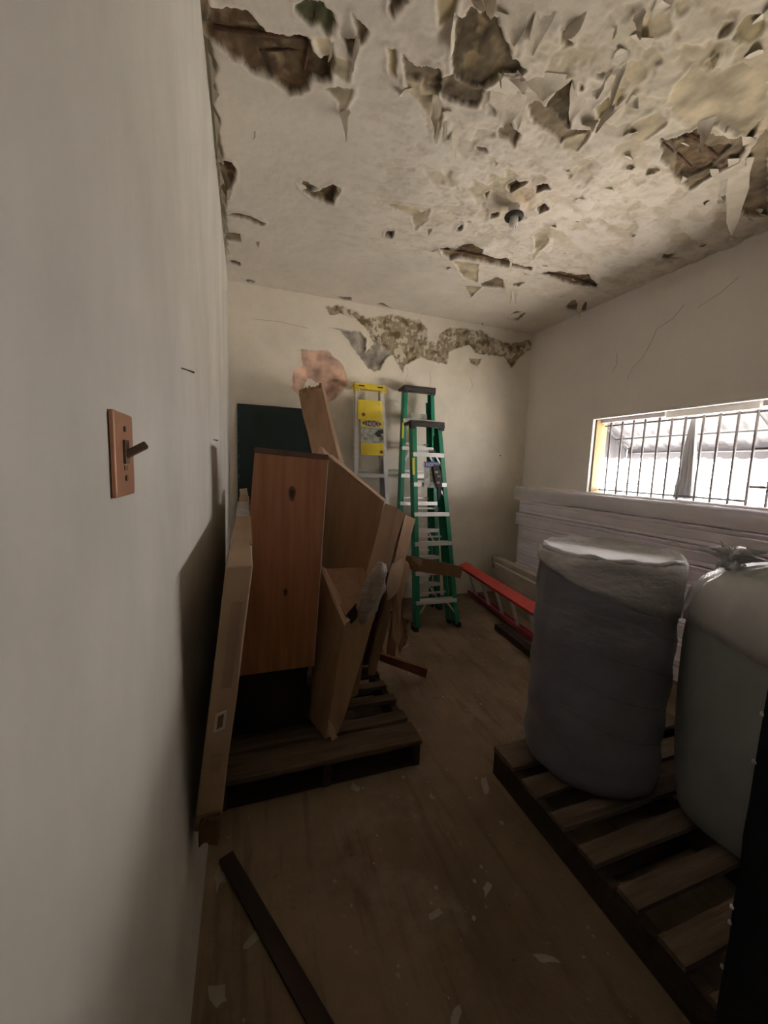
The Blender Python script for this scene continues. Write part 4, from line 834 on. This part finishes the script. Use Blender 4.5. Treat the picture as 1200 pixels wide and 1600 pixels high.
for i in range(6):
    a = V[0].lerp(V[1], i/6); b = V[0].lerp(V[1], (i+1)/6); h_ = rnd.uniform(.015, .05)
    torn([a-Vector((0,.004,.02)), b-Vector((0,.004,.02)), b+Vector((0,-.012,h_*.6)), a.lerp(b,.5)+Vector((.01,-.02,h_)), a+Vector((0,-.006,h_*.5))], 0, 'torn_edge', m_carddark if i % 2 else m_card, hs)
for s_ in (.28, .62):
    a = V[0].lerp(V[1], s_)+Vector((0,-.007,-.10)); b = low[0].lerp(low[1], s_)+Vector((0,-.007,.1))
    G().bar(a, a.lerp(b, .92), .004, .004, (1,0,0)).obj('fold_line', m_carddark, hs)
# sticks
st = crumple('wood_offcut', [(.985,2.36,.150),(1.275,2.24,.045),(1.282,2.28,.045),(.99,2.40,.150),(.990,2.36,.195),(1.282,2.24,.108),(1.29,2.28,.108),(.995,2.40,.195)], m_redboard, None, (8,2,2), .002)
tag(st, 'dark brown stick jutting from the pile low over the floor', 'stick')
ga = thing('torn_board', 'short grey-brown cardboard strip jutting in front of the green ladder', 'cardboard', (1.4, 2.6, .02))
crumple('strip', [(1.22,2.62,.705),(1.650,2.50,.640),(1.655,2.53,.640),(1.225,2.66,.705),(1.225,2.62,.805),(1.665,2.50,.722),(1.67,2.53,.722),(1.23,2.66,.805)], m_carddark, ga, (10,1,3), .005, 8)
torn([(1.29,2.60,.79),(1.37,2.58,.775),(1.365,2.58,.74),(1.34,2.59,.70),(1.30,2.60,.74)], 0, 'torn_paper', m_cardlight, ga, (0,-.004,0))
crumple('upright_strip', [(1.12,2.60,.003),(1.19,2.60,.003),(1.20,2.63,.003),(1.13,2.63,.003),(1.21,2.64,.80),(1.27,2.62,.79),(1.28,2.66,.79),(1.22,2.68,.80)], m_carddark, ga, (3,1,12), .008, 8)

# ------------------------------------------------------------------ things on the floor
la = G().bar((.066,1.385,.008),(.355,.765,.008), .050, .014, (1,0,0)).obj('wooden_lath', m_lathe)
tag(la, 'dark stained wooden lath lying on the floor beside the left wall', 'lath')
def chip(x, y, s, ang, lab, seed, th=.002, grp=None, mt_=None):
    n = 9; P = []
    for i in range(n):
        a = 2*PI*i/n+ang; r = s*(.45+1.5*abs(noise.noise(Vector((i*1.7, seed*3.3, .5)))))
        P.append((x+r*(cos(a)*cos(ang*2)*1.4-sin(a)*sin(ang*2)*.6), y+r*(cos(a)*sin(ang*2)*1.4+sin(a)*cos(ang*2)*.6), .0012+.004*abs(noise.noise(Vector((i, seed, 3))))))
    return tag(G().prism(P, (0,0,th)).obj('paint_chip', mt_ or m_chip), lab, 'paint chip', grp)
chip(.155,1.093,.030,.3,'white paint chip beside the dark lath on the floor',1)
chip(.063,.99,.034,1.2,'long pale paint chip between the left wall and the lath',2)
chip(.046,1.32,.030,.8,'dusty grey paint chip near the lath end, below the long carton',3)
chip(.72,.985,.026,.1,'slender white paint chip on the open floor left of the roll pallet',4)
chip(.925,1.002,.022,2.,'pale round paint chip on the floor beside the roll pallet',5)
chip(1.352,2.803,.060,.1,'flat white paper scrap on the floor by the green ladder foot',6)
chip(1.18,1.40,.040,.6,'pale flat plaster chip at the far corner of the roll pallet',7)
chip(.977,.779,.026,1.4,'thin pale paint chip on the floor near the bottom centre',8)
chip(.66,.75,.030,.4,'white paint chip at the bottom edge of the picture',9)
chip(.60,1.56,.022,.9,'small white chip lying before the carton pallet front',10)
rnd = random.Random(21); g = G()
for i in range(330):
    if i < 260: x, y = rnd.uniform(.02, 2.4), rnd.uniform(.6, 3.85)
    else: x, y = rnd.uniform(1.3, 2.45), rnd.uniform(2.3, 3.7)
    if (x < .98 and 1.55 < y < 2.40) or (1.22 < x and y < 1.48) or (x < .36 and y < 1.42) or (x > 2.1 and y < 3.0) or (.85 < x < 1.35 and 2.5 < y < 3.0) or (1.4 < x < 2.1 and y > 2.95): continue
    s = rnd.uniform(.003, .011); a = rnd.uniform(0, 6); P = []
    for k in range(5):
        r = s*rnd.uniform(.6, 1.2); P.append((x+r*cos(a+k*1.256), y+r*sin(a+k*1.256), .001))
    g.prism(P, (0,0,rnd.uniform(.001,.003)))
tag(stuff(g.obj('floor_debris', m_chip)), 'tiny crumbs of fallen paint and plaster scattered over the floor', 'debris')
SC.render.film_transparent = False
